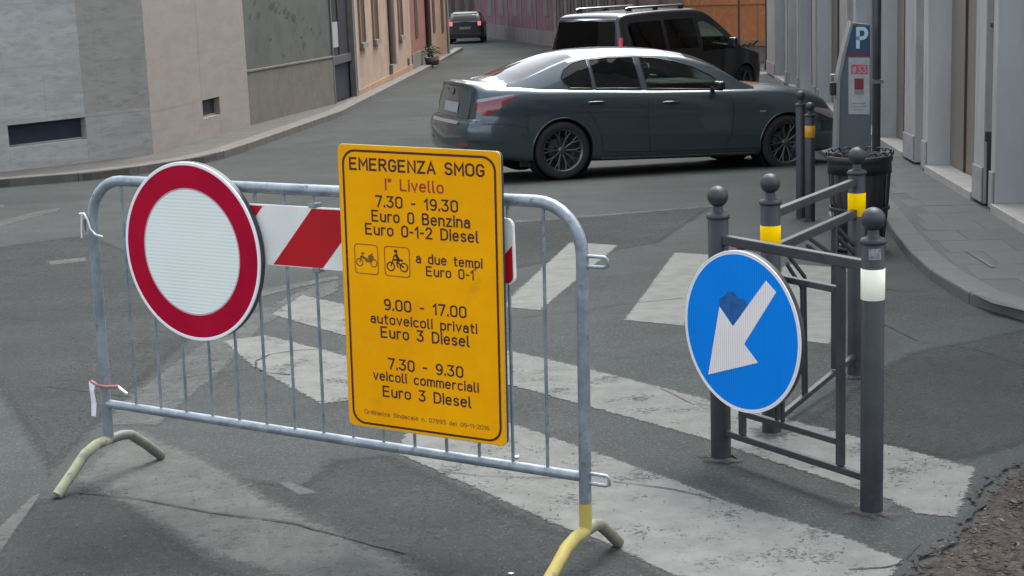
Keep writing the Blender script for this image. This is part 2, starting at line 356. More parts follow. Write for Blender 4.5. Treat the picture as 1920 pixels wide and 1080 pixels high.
M_marble = mat('pale_marble', (.36, .35, .31), (.30, .29, .26), scale=5, rough=.6, bump=.05)
M_plinth = mat('pale_plinth_stone', (.32, .31, .295), (.26, .25, .24), scale=8, rough=.75, bump=.15)
M_shut = mat('brown_grey_shutter', (.185, .155, .125), (.155, .132, .108), scale=3, rough=.65, stretch=(6, 6, .4))
M_dark = mat('dark_void', (.012, .012, .014), rough=.9)
M_render = mat('grey_green_render', (.085, .092, .08), (.105, .11, .096), scale=1.6, rough=.9, bump=.3, bscale=25, c3=(.065, .07, .062), s3=4, lo3=.55, hi3=.75)
M_render2 = mat('brown_grey_render', (.15, .138, .112), (.122, .114, .093), scale=2.5, rough=.9, bump=.3, bscale=25, c3=(.16, .145, .12), s3=5)
M_beige = mat('beige_render', (.34, .24, .175), (.29, .205, .15), scale=1.2, rough=.9, bump=.2, bscale=20, c3=(.37, .27, .18), s3=3)
M_beigeb = mat('ochre_render', (.33, .20, .12), (.27, .165, .10), scale=1.4, rough=.9, bump=.2, bscale=20)
M_redr = mat('brick_red_render', (.24, .085, .06), (.20, .075, .055), scale=2, rough=.9, bump=.2)
M_bargr = mat('dark_red_render', (.10, .034, .046), (.08, .029, .040), scale=.8, rough=.9, c3=(.13, .06, .06), s3=3, stretch=(1, 1, .3))
M_farg = mat('far_grey_render', (.11, .095, .09), (.08, .07, .068), scale=1.5, rough=.9, stretch=(1, 1, .25))
M_slat = mat('grey_beige_shutter', (.11, .10, .085), (.09, .08, .07), scale=2, rough=.8)
M_orange = mat('orange_render', (.46, .185, .072), (.40, .16, .065), scale=1.2, rough=.9, bump=.1, c3=(.5, .22, .09), s3=4)
M_orangeg = mat('taupe_render', (.22, .165, .13), (.18, .14, .115), scale=1.4, rough=.9)
M_conc = mat('grey_concrete', (.20, .185, .165), (.16, .15, .135), scale=3, rough=.9, bump=.2)
M_brown = mat('dark_brown_wood', (.06, .035, .025), rough=.7)
M_window = mat('dark_window_frame', (.075, .06, .05), rough=.5)
M_slate = mat('dark_slate_door', (.022, .024, .034), (.03, .032, .042), scale=3, rough=.5, stretch=(3, 3, .4))
M_navy = mat('navy_door_panel', (.013, .018, .034), (.02, .024, .04), scale=3, rough=.5)
M_pave = mat('porphyry_slab', (.080, .083, .078), (.073, .076, .072), scale=3, rough=.8, bump=.3, bscale=60, c3=(.092, .092, .085), s3=11, lo3=.55, hi3=.7)
M_pave2 = mat('darker_porphyry_slab', (.076, .079, .075), (.069, .072, .069), scale=4, rough=.82, bump=.3, bscale=60, c3=(.085, .086, .08), s3=9, lo3=.55, hi3=.7)
M_pave3 = mat('lighter_porphyry_slab', (.085, .087, .081), (.076, .079, .074), scale=4, rough=.8, bump=.3, bscale=60)
M_joint = mat('pavement_joint_mortar', (.068, .070, .067), (.074, .076, .073), scale=12, rough=.9, bump=.2)
M_kerb = mat('kerb_stone', (.115, .108, .095), (.09, .085, .076), scale=5, rough=.8, bump=.2)
M_kerbd = mat('grey_kerb_stone', (.088, .091, .087), (.076, .079, .076), scale=5, rough=.8, bump=.2)
M_walk = mat('worn_pavement_surface', (.062, .06, .056), (.05, .049, .046), scale=3, rough=.85, bump=.2, c3=(.072, .068, .06), s3=2)
M_dirt = mat('brown_earth', (.03, .023, .018), (.018, .014, .012), scale=30, rough=.95, bump=.8, bscale=70, c3=(.05, .04, .032), s3=55, lo3=.52, hi3=.6)
M_chip = [mat('bark_chip_brown', (.045, .03, .021), rough=.9), mat('bark_chip_grey', (.085, .076, .066), rough=.9), mat('bark_chip_dark', (.03, .022, .018), rough=.9)]
M_paper = mat('white_paper', (.75, .75, .75), rough=.7)
M_tape = mat('white_plastic_tape', (.7, .68, .68), rough=.5)
M_taper = mat('faded_red_tape', (.34, .12, .12), rough=.4)
M_meter = mat('grey_blue_meter_paint', (.085, .105, .115), (.07, .088, .098), scale=4, rough=.4, coat=.2)
M_meterl = mat('pale_meter_front', (.20, .225, .225), rough=.4)
M_meterb = mat('deep_blue_panel', (.008, .05, .11), rough=.35, coat=.3)
M_magenta = mat('magenta_strip', (.10, .028, .055), rough=.5)
M_notice = mat('pale_notice', (.36, .37, .38), (.31, .32, .33), scale=30, rough=.6)
M_pink = mat('pink_print', (.42, .075, .11), rough=.6)
M_maroon = mat('maroon_print', (.16, .02, .035), rough=.6)
M_greyp = mat('grey_print', (.2, .2, .19), rough=.6)
M_lblue = mat('light_blue_lettering', (.42, .56, .62), rough=.5)
M_pole = mat('blue_grey_pole', (.055, .065, .075), (.04, .048, .058), scale=5, rough=.4, metal=.3)
# vehicle paints
M_car = mat('dark_grey_metallic_paint', (.048, .070, .079), (.055, .078, .088), scale=200, rough=.30, metal=.6, coat=1.0)
M_van = mat('black_van_paint', (.009, .011, .015), rough=.35, coat=.7)
M_far = mat('dark_blue_grey_paint', (.012, .018, .024), rough=.5, coat=.2)
M_tyre = mat('tyre_rubber', (.018, .018, .019), rough=.85, bump=.1)
M_rim = mat('dark_alloy', (.11, .115, .12), (.14, .145, .15), scale=20, rough=.35, metal=.8)
M_steel = mat('bright_steel', (.42, .43, .44), rough=.25, metal=1)
M_trim = mat('gloss_black_trim', (.01, .01, .012), rough=.2)
M_lamp = mat('red_lamp_lens', (.22, .012, .03), (.15, .01, .02), scale=25, rough=.12, coat=1)
M_lampb = mat('bright_red_lens', (.75, .03, .10), rough=.2, coat=.5)
M_lampc = mat('clear_lamp_lens', (.26, .24, .26), rough=.12, coat=1)
M_plate = mat('pale_number_plate', (.34, .36, .36), (.28, .3, .3), scale=30, rough=.5)
M_seat = mat('dark_upholstery', (.03, .03, .032), rough=.8)
def glass(name, tint, gl=.9):
    m = bpy.data.materials.new(name); m.use_nodes = True; nt = m.node_tree; nt.nodes.clear()
    o = nt.nodes.new('ShaderNodeOutputMaterial'); t = nt.nodes.new('ShaderNodeBsdfTransparent'); g = nt.nodes.new('ShaderNodeBsdfGlossy'); mx = nt.nodes.new('ShaderNodeMixShader'); f = nt.nodes.new('ShaderNodeFresnel')
    t.inputs[0].default_value = (*tint, 1); g.inputs['Color'].default_value = (gl, gl, gl, 1); g.inputs['Roughness'].default_value = .02; f.inputs[0].default_value = 1.5
    nt.links.new(f.outputs[0], mx.inputs[0]); nt.links.new(t.outputs[0], mx.inputs[1]); nt.links.new(g.outputs[0], mx.inputs[2]); nt.links.new(mx.outputs[0], o.inputs[0]); return m
M_glf = glass('tinted_glass', (.42, .50, .47)); M_gld = glass('privacy_glass', (.035, .045, .05)); M_glx = glass('windscreen_glass', (.72, .80, .74))

# ------------------------------------------------------------ ground, roads, markings
def sheet():
    ys = [-60, -20, -5, 0] + [round(3 + .25 * i, 2) for i in range(92)] + [27, 30, 35, 40, 50, 60, 80, 100, 130, 170, 220, 400, 900]
    xs = [-900, -200, -60, -20, -8, -4, 0, 4, 8, 20, 60, 200, 900]
    vs = [(x, y, zg(y)) for y in ys for x in xs]; n = len(xs)
    return MB().add(vs, [(j * n + i, j * n + i + 1, (j + 1) * n + i + 1, (j + 1) * n + i) for j in range(len(ys) - 1) for i in range(n - 1)])
road = struct(sheet().build('road', M_asph))
def gp(*pts): return [tuple(G(*p)[:2]) for p in pts]
_lift = [0]
def stripe(name, pts, m, off=.002, jag=.004):
    _lift[0] += 1
    soft = m.name in ('asphalt_dark', 'faint_road_paint', 'ghost_road_paint')
    P = gp(*pts); xs = [p[0] for p in P]; ys = [p[1] for p in P]; sm = abs(sum(P[i - 1][0] * P[i][1] - P[i][0] * P[i - 1][1] for i in range(len(P)))) / 2 / max(max(xs) - min(xs), max(ys) - min(ys))
    return drape(name, P, (.0005 if soft else .0018) + .00008 * _lift[0], m, road, jag=0, rim=min(.075, sm * .15) if soft else min(.03, sm * .2))
# older and newer asphalt patches
stripe('asphalt_patch', [(560, 905), (620, 860), (735, 850), (885, 917), (1033, 984), (1180, 1035), (1300, 1110), (600, 1110), (420, 990), (330, 880)], M_asphd)
stripe('asphalt_patch', [(-60, 1010), (60, 940), (205, 905), (400, 1050), (560, 1110), (-120, 1110)], M_asphd)
stripe('asphalt_patch', [(-60, 660), (-60, 470), (170, 440), (420, 545), (395, 610), (250, 740), (90, 900)], M_asphd)
stripe('asphalt_patch', [(880, 420), (1340, 388), (1240, 455), (880, 520)], M_asphd)
stripe('asphalt_patch', [(1480, 800), (1700, 660), (1950, 610), (1950, 830), (1800, 870)], M_asphd)
# pedestrian crossing stripes, far row
stripe('crossing_stripe', [(1067, 454), (1162, 460), (1016, 583), (944, 577), (950, 560)], M_paint2)
stripe('crossing_stripe', [(1262, 473), (1368, 480), (1285, 613), (1166, 601)], M_paint2)
stripe('crossing_stripe', [(1468, 494), (1592, 503), (1562, 648), (1405, 628)], M_paint2)
stripe('crossing_stripe', [(565, 552), (690, 580), (720, 650), (640, 630), (505, 590)], M_paint)
# long foreground stripes
stripe('crossing_stripe', [(415, 640), (500, 628), (655, 668), (955, 657), (1085, 686), (1331, 749), (1591, 814), (1837, 878), (1799, 974), (1712, 965), (1659, 938), (1375, 844), (1330, 828), (1085, 760), (955, 724), (800, 735), (600, 760), (470, 690)], M_paint)
stripe('crossing_stripe', [(790, 770), (955, 791), (1085, 835), (1250, 893), (1384, 945), (1582, 1003), (1702, 1051), (1640, 1120), (1420, 1120), (1248, 1078), (1144, 1026), (1033, 985), (885, 917), (730, 848)], M_paint)
stripe('crossing_stripe', [(205, 815), (267, 798), (412, 861), (523, 932), (615, 976), (800, 1060), (900, 1120), (600, 1120), (386, 1050), (238, 961), (120, 905)], M_faint2)
stripe('road_line', [(380, 640), (440, 600), (560, 545), (640, 520), (640, 545), (500, 610), (430, 690), (300, 800), (180, 800), (240, 740)], M_faint)
stripe('road_line', [(-40, 425), (60, 398), (118, 388), (112, 396), (40, 414), (-40, 440)], M_faint)
stripe('road_line', [(-40, 388), (12, 384), (12, 388), (-40, 394)], M_faint)
stripe('road_line', [(85, 490), (165, 482), (165, 490), (90, 498)], M_faint2)
stripe('road_line', [(0, 985), (60, 930), (80, 925), (0, 1040), (-20, 1080), (-60, 1080)], M_faint2)
stripe('road_line', [(960, 414), (1150, 400), (1345, 384), (1345, 387), (1150, 404), (960, 419)], M_faint)
stripe('road_line', [(515, 905), (545, 903), (600, 925), (560, 930)], M_faint)
stripe('crossing_stripe', [(430, 560), (510, 540), (640, 515), (640, 522), (520, 550), (440, 572)], M_faint)
for pts, w in [([(640, 655), (560, 658), (510, 666), (484, 678), (481, 690), (495, 700), (545, 704)], .012),
               ([(150, 925), (250, 935), (390, 962), (560, 985), (700, 1025), (760, 1040)], .009),
               ([(90, 725), (170, 735), (250, 745)], .006), ([(250, 762), (330, 785)], .008), ([(330, 712), (400, 700), (460, 693)], .007),
               ([(1150, 905), (1260, 920), (1340, 938)], .006), ([(1680, 1060), (1700, 1045), (1722, 1020)], .008), ([(1590, 1070), (1660, 1065), (1690, 1058)], .007),
               ([(955, 598), (1050, 588), (1160, 572), (1280, 560)], .008), ([(1650, 541), (1690, 546), (1740, 545)], .012),
               ([(820, 885), (900, 895), (1080, 900)], .004), ([(1240, 730), (1300, 760), (1345, 762)], .004),
               ([(1640, 600), (1720, 640), (1830, 655), (1930, 690)], .006), ([(560, 270), (620, 262), (720, 250)], .02), ([(-20, 590), (60, 600), (150, 590)], .006)]:
    ribbon('crack', gp(*pts), w * 1.0, .0056, M_crack, road)

# left pavement
def path_z(h): return lambda y: zg(y) + h
KL = [G(*p) for p in ((-160, 366), (0, 352), (170, 338), (290, 322), (400, 303), (470, 280), (640, 218), (750, 160), (815, 125), (867, 94))]
WL = [G(*p, .1) for p in ((-160, 336), (0, 322), (150, 305), (300, 287), (470, 235), (627, 194), (668, 179), (750, 139), (805, 114), (842, 99))]
def strip_mesh(name, A, B, h, m):
    vs = []
    for a, b in zip(A, B):
        for t in (0, .5, 1):
            p = a.lerp(b, t); vs.append((p.x, p.y, zg(p.y) + h))
        vs.append((a.x, a.y, zg(a.y) - .05))
    fs = []
    for i in range(len(A) - 1):
        k = 4 * i; fs += [(k, k + 4, k + 5, k + 1), (k + 1, k + 5, k + 6, k + 2), (k + 3, k + 7, k + 4, k)]
    return MB().add(vs, fs).build(name, m)
def resample(P, n):
    L = [0]
    for a, b in zip(P, P[1:]): L.append(L[-1] + (b - a).length)
    out = []
    for k in range(n):
        s = L[-1] * k / (n - 1); i = max(j for j in range(len(L)) if L[j] <= s + 1e-9); i = min(i, len(P) - 2)
        out.append(P[i].lerp(P[i + 1], (s - L[i]) / (L[i + 1] - L[i])))
    return out, L[-1]
pavL = struct(strip_mesh('left_pavement', resample(KL, 60)[0], resample(WL, 60)[0], .10, M_walk))
def kerbs(P, inward, parent, m, step=1.0, w=.26, h=.115, far=None):
    n = max(2, int(resample(P, 2)[1] / step)); Q, _ = resample(P, n + 1)
    for a, b in zip(Q, Q[1:]):
        if far and a.y > far: st = 0
        t = (b - a); t.z = 0; t.normalize(); nr = Vector((-t.y, t.x, 0)) * inward
        a2, b2 = a + t * .004, b - t * .004
        vs = []
        for z in (-.06, h):
            for p, o in ((a2, -.01), (b2, -.01), (b2, w), (a2, w)):
                q = p + nr * o; vs.append((q.x, q.y, zg(q.y) + z))
        MB().add(vs, [(0, 1, 2, 3), (7, 6, 5, 4), (0, 4, 5, 1), (1, 5, 6, 2), (2, 6, 7, 3), (3, 7, 4, 0)]).build('kerb_stone', m, parent, bevel=.012)
kerbs(KL, 1, pavL, M_kerb, 1.1, .30)
# dark gutter line at the left kerb
ribbon('gutter_seam', [(p.x, p.y - .06) for p in KL[:6]], .05, .005, M_crack, road, jit=.1)

# right pavement with slabs
F0 = G(1918, 422, .1); F1 = G(1649, 262, .1); F2 = G(1453, 144, .1)
d01 = (F1 - F0); d01.z = 0; d01.normalize()
FB = F0 - d01 * ((F0.y - 7.2) / d01.y)
FACE = [FB, F1, F2, F2 + (F2 - F1).normalized() * 2.2]
def face_at_y(y):
    for a, b in zip(FACE, FACE[1:]):
        if y <= b.y or b is FACE[-1]: return a.lerp(b, (y - a.y) / (b.y - a.y))
def face_px(px):
    """point of the facade's foot line at picture column px"""
    py = 422 - .62 * (1918 - px) if px > 1649 else 262 - .602 * (1649 - px)
    d = ray(px, py); best = None
    for a, b in zip(FACE, FACE[1:]):
        e = b - a; den = d.x * e.y - d.y * e.x
        t = (a.x * d.y - a.y * d.x) / den if abs(den) > 1e-9 else -1
        t = -( -t )
        p = a + e * ((d.y * a.x - d.x * a.y) / (d.x * e.y - d.y * e.x))
        k = (p.y - a.y) / (b.y - a.y)
        if -1e-6 <= k <= 1 + 1e-6 or (b is FACE[-1] and k > 1) or (a is FACE[0] and k < 0): best = p; break
    return best
KR = [Vector((9.0, 7.2, 0)), Vector((4.5, 7.35, 0)), G(2000, 625), G(1920, 605), G(1860, 590), G(1800, 560), G(1740, 520), G(1700, 480), G(1678, 448), G(1640, 390), G(1600, 338), G(1556, 300)]
KR += [Vector((4.45, 24, 0)), Vector((4.9, 28, 0)), Vector((5.4, 33, 0)), Vector((6.1, 40, 0)), Vector((6.3, 42, 0))]
from mathutils.geometry import tessellate_polygon
poly = [(p.x, p.y) for p in KR] + [(p.x + .4, p.y) for p in reversed(FACE[1:])] + [(FB.x + .4, 8.2), (9.0, 8.2)]
pavR = struct(drape('right_pavement', poly, .0605, M_joint, cuts=5))
kerbs([p for p in KR], -1, pavR, M_kerbd, .9, .16, .066)
def inside(x, y, P):
    c = False; n = len(P)
    for i in range(n):
        (x1, y1), (x2, y2) = P[i], P[(i + 1) % n]
        if (y1 > y) != (y2 > y) and x < (x2 - x1) * (y - y1) / (y2 - y1) + x1: c = not c
    return c
def kerb_dist(x, y):
    best = 9
    for a, b in zip(KR, KR[1:]):
        ax, ay, bx, by = a.x, a.y, b.x, b.y; t = max(0, min(1, ((x - ax) * (bx - ax) + (y - ay) * (by - ay)) / ((bx - ax) ** 2 + (by - ay) ** 2)))
        best = min(best, math.hypot(x - ax - t * (bx - ax), y - ay - t * (by - ay)))
    return best
tt = Vector((d01.x, d01.y, 0)); nn = Vector((-tt.y, tt.x, 0))
nslab = 0
for row in range(0, 40):
    s0 = -3.0 + row * .62
    for j in range(0, 9):
        off = (row % 2) * .21
        a0 = .02 + j * .42 - off; a1 = a0 + .42
        a0 = max(a0, .02)
        if a1 - a0 < .08: continue
        c = F0 + tt * (s0 + .31) + nn * ((a0 + a1) / 2)
        if row * .62 - 3 > 12.5: continue
        if nslab >= 295: continue
        cs = [F0 + tt * (s0 + p) + nn * q for p, q in ((.002, a0 + .002), (.618, a0 + .002), (.618, a1 - .002), (.002, a1 - .002))]
        if not all(inside(p.x, p.y, poly) and kerb_dist(p.x, p.y) > .17 for p in cs):
            cs = None
            for f1 in (.6, .35):
                cc = [F0 + tt * (s0 + p) + nn * q for p, q in ((.004, a0 + .004), (.616, a0 + .004), (.616, a0 + .42 * f1 - .004), (.004, a0 + .42 * f1 - .004))]
                if all(inside(p.x, p.y, poly) and kerb_dist(p.x, p.y) > .165 for p in cc): cs = cc; break
            if cs is None: continue
        dz = random.uniform(-.001, .001); h = .0632
        vs = [(p.x, p.y, zg(p.y) + .045) for p in cs] + [(p.x, p.y, zg(p.y) + h - .001 + dz + random.uniform(-.0008, .0008)) for p in cs]
        MB().add(vs, [(3, 2, 1, 0), (4, 5, 6, 7), (0, 1, 5, 4), (1, 2, 6, 5), (2, 3, 7, 6), (3, 0, 4, 7)]).build('paving_slab', random.choice((M_pave, M_pave, M_pave2, M_pave3, M_pave)), pavR)
        nslab += 1
# faded pale line scratched on the pavement
drape('faded_line', gp((1808, 488), (1816, 490), (1866, 520), (1858, 522)), .067, M_kerb, pavR, cuts=1)

# planting bed in the near right corner
bed_edge = [G(*p) for p in ((1640, 1120), (1705, 1072), (1735, 1046), (1790, 1020), (1812, 985), (1832, 955), (1850, 925), (1880, 905), (1905, 882), (1925, 872), (2000, 830))]
BE, _ = resample(bed_edge, 70)
for p in BE: p.x += random.uniform(-.012, .012); p.y += random.uniform(-.012, .012)
def bed_h(x, y, e): return .004 + .03 * min(1, e / .25) + .012 * math.sin(x * 23 + y * 17) * math.sin(y * 31) + random.uniform(-.006, .006)
vs = []; NB = 26
for p in BE:
    for k in range(NB):
        t = (k / (NB - 1)) ** 1.5; q = Vector((p.x + t * 1.7, p.y - t * .9, 0)); vs.append((q.x, q.y, bed_h(q.x, q.y, t * 2) if k else -.02))
bed = struct(MB().add(vs, [(i * NB + k, (i + 1) * NB + k, (i + 1) * NB + k + 1, i * NB + k + 1) for i in range(len(BE) - 1) for k in range(NB - 1)], True).build('planting_bed', M_dirt))
ribbon('rim_shadow', [(p.x - .004, p.y) for p in BE], .022, .012, M_crack, bed, jit=.5, step=.03)  # dark ribbon paints the shadow in the gap along the bed edge
for mi, mm in enumerate(M_chip):
    b = MB()
    for _ in range((900, 420, 700)[mi]):
        p = random.choice(BE); t = random.random() ** 1.3; x, y = p.x + .02 + t * 1.3 + random.uniform(-.02, .02), p.y - .02 - t * .65 + random.uniform(-.03, .03)
        Mx = Matrix.Rotation(random.uniform(0, 6.3), 3, 'Z') @ Matrix.Rotation(random.uniform(-.5, .5), 3, 'X') @ Matrix.Rotation(random.uniform(-.4, .4), 3, 'Y')
        s = random.uniform(.006, .02); b.box((x, y, .034 + random.uniform(-.004, .012)), (s, s * random.uniform(.25, .6), s * .22), M=Mx)
    stuff(tag(b.build('bark_chips', mm), ['brown bark chips scattered over the planting bed', 'pale grey bark chips and gravel on the planting bed', 'dark wet bark crumbs on the planting bed'][mi], 'bark chips'))
b = MB()
for _ in range(500):
    x, y = random.uniform(-1.6, 1.6), random.uniform(3.6, 5.6); s = random.uniform(.002, .006)
    b.box((x, y, .008), (s, s * .8, s * .6), rz=random.uniform(0, 3))
stuff(tag(b.build('loose_grit', M_kerb), 'loose pale grit scattered on the asphalt near the barrier', 'grit'))

# ------------------------------------------------------------ right building: piers, recessed shutters, marble sills
shop = empty('shop_building', (FB.x, FB.y, 0), 0, 'long grey stone building with tall piers and brown shutters along the right pavement', 'building')
inv = Matrix.Translation(-Vector((FB.x, FB.y, 0)))
def wpart(b, name, m, bevel=0):
    b.v = [tuple(inv @ Vector(v)) for v in b.v]; return b.build(name, m, shop, bevel=bevel)
def vwall(b, pts, z0f, z1, depth=0, outn=None):
    """vertical strip through plan points from pavement height to z1"""
    vs = []
    for p in pts: vs += [(p.x, p.y, z0f(p.y)), (p.x, p.y, z1)]
    return b.add(vs, [(2 * i, 2 * i + 1, 2 * i + 3, 2 * i + 2) for i in range(len(pts) - 1)])
pz = lambda y: zg(y) + .02
def out_n(y):
    a, b = (FACE[0], FACE[1]) if y < FACE[1].y else (FACE[1], FACE[2]); t = b - a; t.z = 0; t.normalize(); return Vector((-t.y, t.x, 0))  # away from the wall, to the street
TOP = 7.0; RD = .21
openings = [(9.9, None), (1864, 1990), (1738, 1825), (1649, 1695), (1604, 1637), (1535, 1574), (1500, 1523), (1480, 1494), (1453, 1472)]
segs = []
for fa, ne in openings[1:]:
    segs.append((face_px(fa), face_px(ne)))   # far jamb, near jamb
segs[0] = (segs[0][0], face_at_y(segs[0][0].y - 3.0))
prev_far = face_at_y(7.3)
def block(b, p, q, n, o0, o1, z0, z1):
    """block along the facade between p and q, from o0 to o1 out of the wall plane"""
    a = [p + n * o0, q + n * o0, q + n * o1, p + n * o1]
    vs = [(v.x, v.y, zg(v.y) + z0 if z0 < 3 else z0) for v in a] + [(v.x, v.y, zg(v.y) + z1 if z1 < 3 else z1) for v in a]
    return b.add(vs, [(3, 2, 1, 0), (4, 5, 6, 7), (0, 1, 5, 4), (1, 2, 6, 5), (2, 3, 7, 6), (3, 0, 4, 7)])
ends = []
for k, (far, near) in enumerate(segs):
    ends.append((prev_far, near)); prev_far = far
ends.append((prev_far, FACE[-1]))
for k, (p, q) in enumerate(ends):                      # piers, p near, q... between openings
    a, b_ = p, q
    L = (b_ - a).length; n = out_n((a.y + b_.y) / 2); t = (b_ - a).normalized()
    if a.y > b_.y: a, b_ = b_, a; t = -t
    if k == 0 or k == len(ends) - 1 or L < .5:
        wpart(block(MB(), a, b_, n, -.5, 0, .08, TOP), 'pier', M_stoneR, .006)
        wpart(block(MB(), a - t * .0, b_, n, .001, .02, .09, .40), 'plinth_block', M_plinth, .008)
        continue
    g0, g1 = a + t * (L * .18), a + t * (L * .52)
    wpart(block(MB(), a, g0, n, -.5, 0, .08, TOP), 'pier', M_stoneR, .006)
    wpart(block(MB(), g1, b_, n, -.5, 0, .08, TOP), 'pier', M_stoneR, .006)
    wpart(block(MB(), g0, g1, n, -.5, -.10, .08, TOP), 'pier_groove', M_groove)
    wpart(block(MB(), a + t * .01, g0 - t * .0, n, .001, .018, .09, .38), 'plinth_block', M_plinth, .008)
    wpart(block(MB(), g1, b_ - t * .01, n, .001, .018, .09, .38), 'plinth_block', M_plinth, .008)
    if k == 1:
        c = g0.lerp(g1, .5) + n * -.045; z = zg(c.y)
        dp = MB().tube([(c.x, c.y, z + .10), (c.x, c.y, z + .62)], .05, 12); dp = wpart(dp, 'drainpipe_shoe', M_black)
        wpart(MB().tube([(c.x, c.y, z + .60), (c.x, c.y, z + .68)], .068, 12), 'pipe_collar', M_black)
        wpart(MB().tube([(c.x, c.y, z + .66), (c.x, c.y, z + .95), (c.x, c.y, TOP)], .032, 12), 'drainpipe', M_groove)
        for hz in (1.5, 3.2): wpart(MB().tube([(c.x, c.y, z + hz), (c.x, c.y, z + hz + .03)], .042, 12), 'pipe_bracket', M_iron)
for k, (far, near) in enumerate(segs):
    n = out_n((far.y + near.y) / 2); t = (far - near).normalized(); L = (far - near).length
    wpart(block(MB(), near, far, n, -RD - .3, -RD - .06, .10, TOP), 'recess_back', M_dark)
    wpart(block(MB(), far - t * .008, far - t * .0005, n, -RD - .05, -.004, .136, TOP - .01), 'jamb', M_stoneR2)
    wpart(block(MB(), near + t * .10, far - t * .10, n, -RD - .05, -RD - .01, .14, 3.4), 'shutter', M_shut, .004)
    wpart(block(MB(), near + t * .10, near + t * .16, n, -RD - .01, -RD + .02, .14, 3.4), 'door_post', M_brown)
    mid = near.lerp(far, .45)
    for q in (.3, .62):
        c = near.lerp(far, q); wpart(block(MB(), c, c + t * .035, n, -RD - .01, -RD + .012, .14, 3.39), 'shutter_batten', M_brown)
    wpart(block(MB(), near + t * .002, far - t * .002, n, -RD - .06, .03, .05, .135), 'marble_sill', M_marble, .006)
    wpart(block(MB(), near, far, n, -.45, -.004, 3.4, TOP), 'wall_above', M_stoneR)
wpart(block(MB(), FACE[0], FACE[1], out_n(8), -3.5, -.501, .0, TOP - .1), 'wall_core', M_stoneR)
wpart(block(MB(), FACE[1], FACE[3], out_n(30), -3.5, -.501, .0, TOP - .1), 'wall_core', M_stoneR)

# ------------------------------------------------------------ left stone building: slabs of travertine round the cellar windows
def wallframe(a, b):
    u = b - a; u.z = 0; L = u.length; u.normalize(); n = Vector((u.y, -u.x, 0)); return a, u, n, L
def wall_uv(px, py, fr):
    a, u, n, L = fr; p = onplane(px, py, Vector((a.x, a.y, 0)), n); return (p - a).dot(u), p.z
def slabbox(fr, s0, s1, z0, z1, o0, o1):
    a, u, n, L = fr; b = MB(); vs = []
    for z in (z0, z1):
        for s_, o in ((s0, o0), (s1, o0), (s1, o1), (s0, o1)):
            q = a + u * s_ + n * o; vs.append((q.x, q.y, z))
    return b.add(vs, [(3, 2, 1, 0), (4, 5, 6, 7), (0, 1, 5, 4), (1, 2, 6, 5), (2, 3, 7, 6), (3, 0, 4, 7)])
A0, A1, A2 = G(0, 323, .1), G(288, 289, .1), G(470, 236, .1)
u = (A1 - A0).normalized(); Am = A0 - u * 7.0; Am.z = A0.z
frA = wallframe(Am, A1); frB = wallframe(A1, A2)
stone = empty('stone_palace', (0, 0, 0), 0, 'pale travertine clad building with low cellar windows at the left', 'building')
def cladding(fr, sb, zb, holes, tone, parent, th=.15, base=None):
    zb = sorted(zb); sb = sorted(sb)
    for i in range(len(sb) - 1):
        for j in range(len(zb) - 1):
            s0, s1, z0, z1 = sb[i], sb[i + 1], zb[j], zb[j + 1]
            cs, cz = (s0 + s1) / 2, (z0 + z1) / 2
            if any(h[0] < cs < h[1] and h[2] < cz < h[3] for h in holes): continue
            g = .0006; pr = random.uniform(-.001, .001)
            slabbox(fr, s0 + g, s1 - g, z0 + g, z1 - g, -th, pr).build('stone_slab', tone(cs, cz, i, j), parent, bevel=.0012)
def hole_of(fr, pts):
    q = [wall_uv(*p, fr) for p in pts]; ss = [p[0] for p in q]; zs = [p[1] for p in q]; return (min(ss[0], ss[1]) , max(ss[0], ss[1]), sum(zs[2:4]) / 2, sum(zs[0:2]) / 2)
h1 = hole_of(frA, [(14, 233), (160, 222), (160, 263), (14, 276)])
h2 = hole_of(frB, [(379, 189), (411, 181), (411, 216), (379, 222)])
h3 = hole_of(frA, [(-60, 12), (137, 3), (137, -90), (-60, -90)])
zbase = zg(24) + .02
sA = wall_uv(155, 150, frA)[0]; sA2 = wall_uv(176, 80, frA)[0]; sAend = frA[3]
zseam = wall_uv(230, 112, frA)[1]; zseam2 = wall_uv(230, 205, frA)[1]
def toneA(s, z, i, j):
    if s > sA and z > zseam2 and s < sAend - .02: return M_stoneG
    if s > sA: return M_stoneM
    return M_stoneL
sb = [0, .9, 2.1, 3.3, 4.5, 5.7, h3[0], h1[0], (h1[0] + h1[1]) / 2, h1[1], sA2 + .0, sAend]
sb = sorted(set(round(v, 3) for v in sb)); sb = [v for i, v in enumerate(sb) if i == 0 or v - sb[i - 1] > .04]
cladding(frA, sb, [zbase, h1[2], h1[3], zseam2, zseam, h3[2], h3[3], 3.0, 4.4, 6, 8.6], [(h1[0], h1[1], h1[2], h1[3]), (h3[0] - .05, h3[1], h3[2], h3[3])], toneA, stone)
sbB = [.0015, h2[0] * .5, h2[0], h2[1], frB[3] - .9, frB[3]]
h4 = hole_of(frB, [(365, 5), (402, 4), (402, -60), (365, -60)])
sbB = sorted(set(round(v, 3) for v in [0, 1.9, h2[0], h2[1], h4[0] + .0, frB[3] - 1.1, frB[3]]))
sbB = [v for i, v in enumerate(sbB) if i == 0 or v - sbB[i - 1] > .15 or v in (round(h2[0], 3), round(h2[1], 3))]
cladding(frB, sbB, [zbase - .06, h2[2], h2[3], h2[3] + .8, h4[2], 3.0, 4.4, 6, 8.6], [h2], lambda s, z, i, j: M_stoneW if s > 1.2 or j % 2 else M_stoneW, stone)
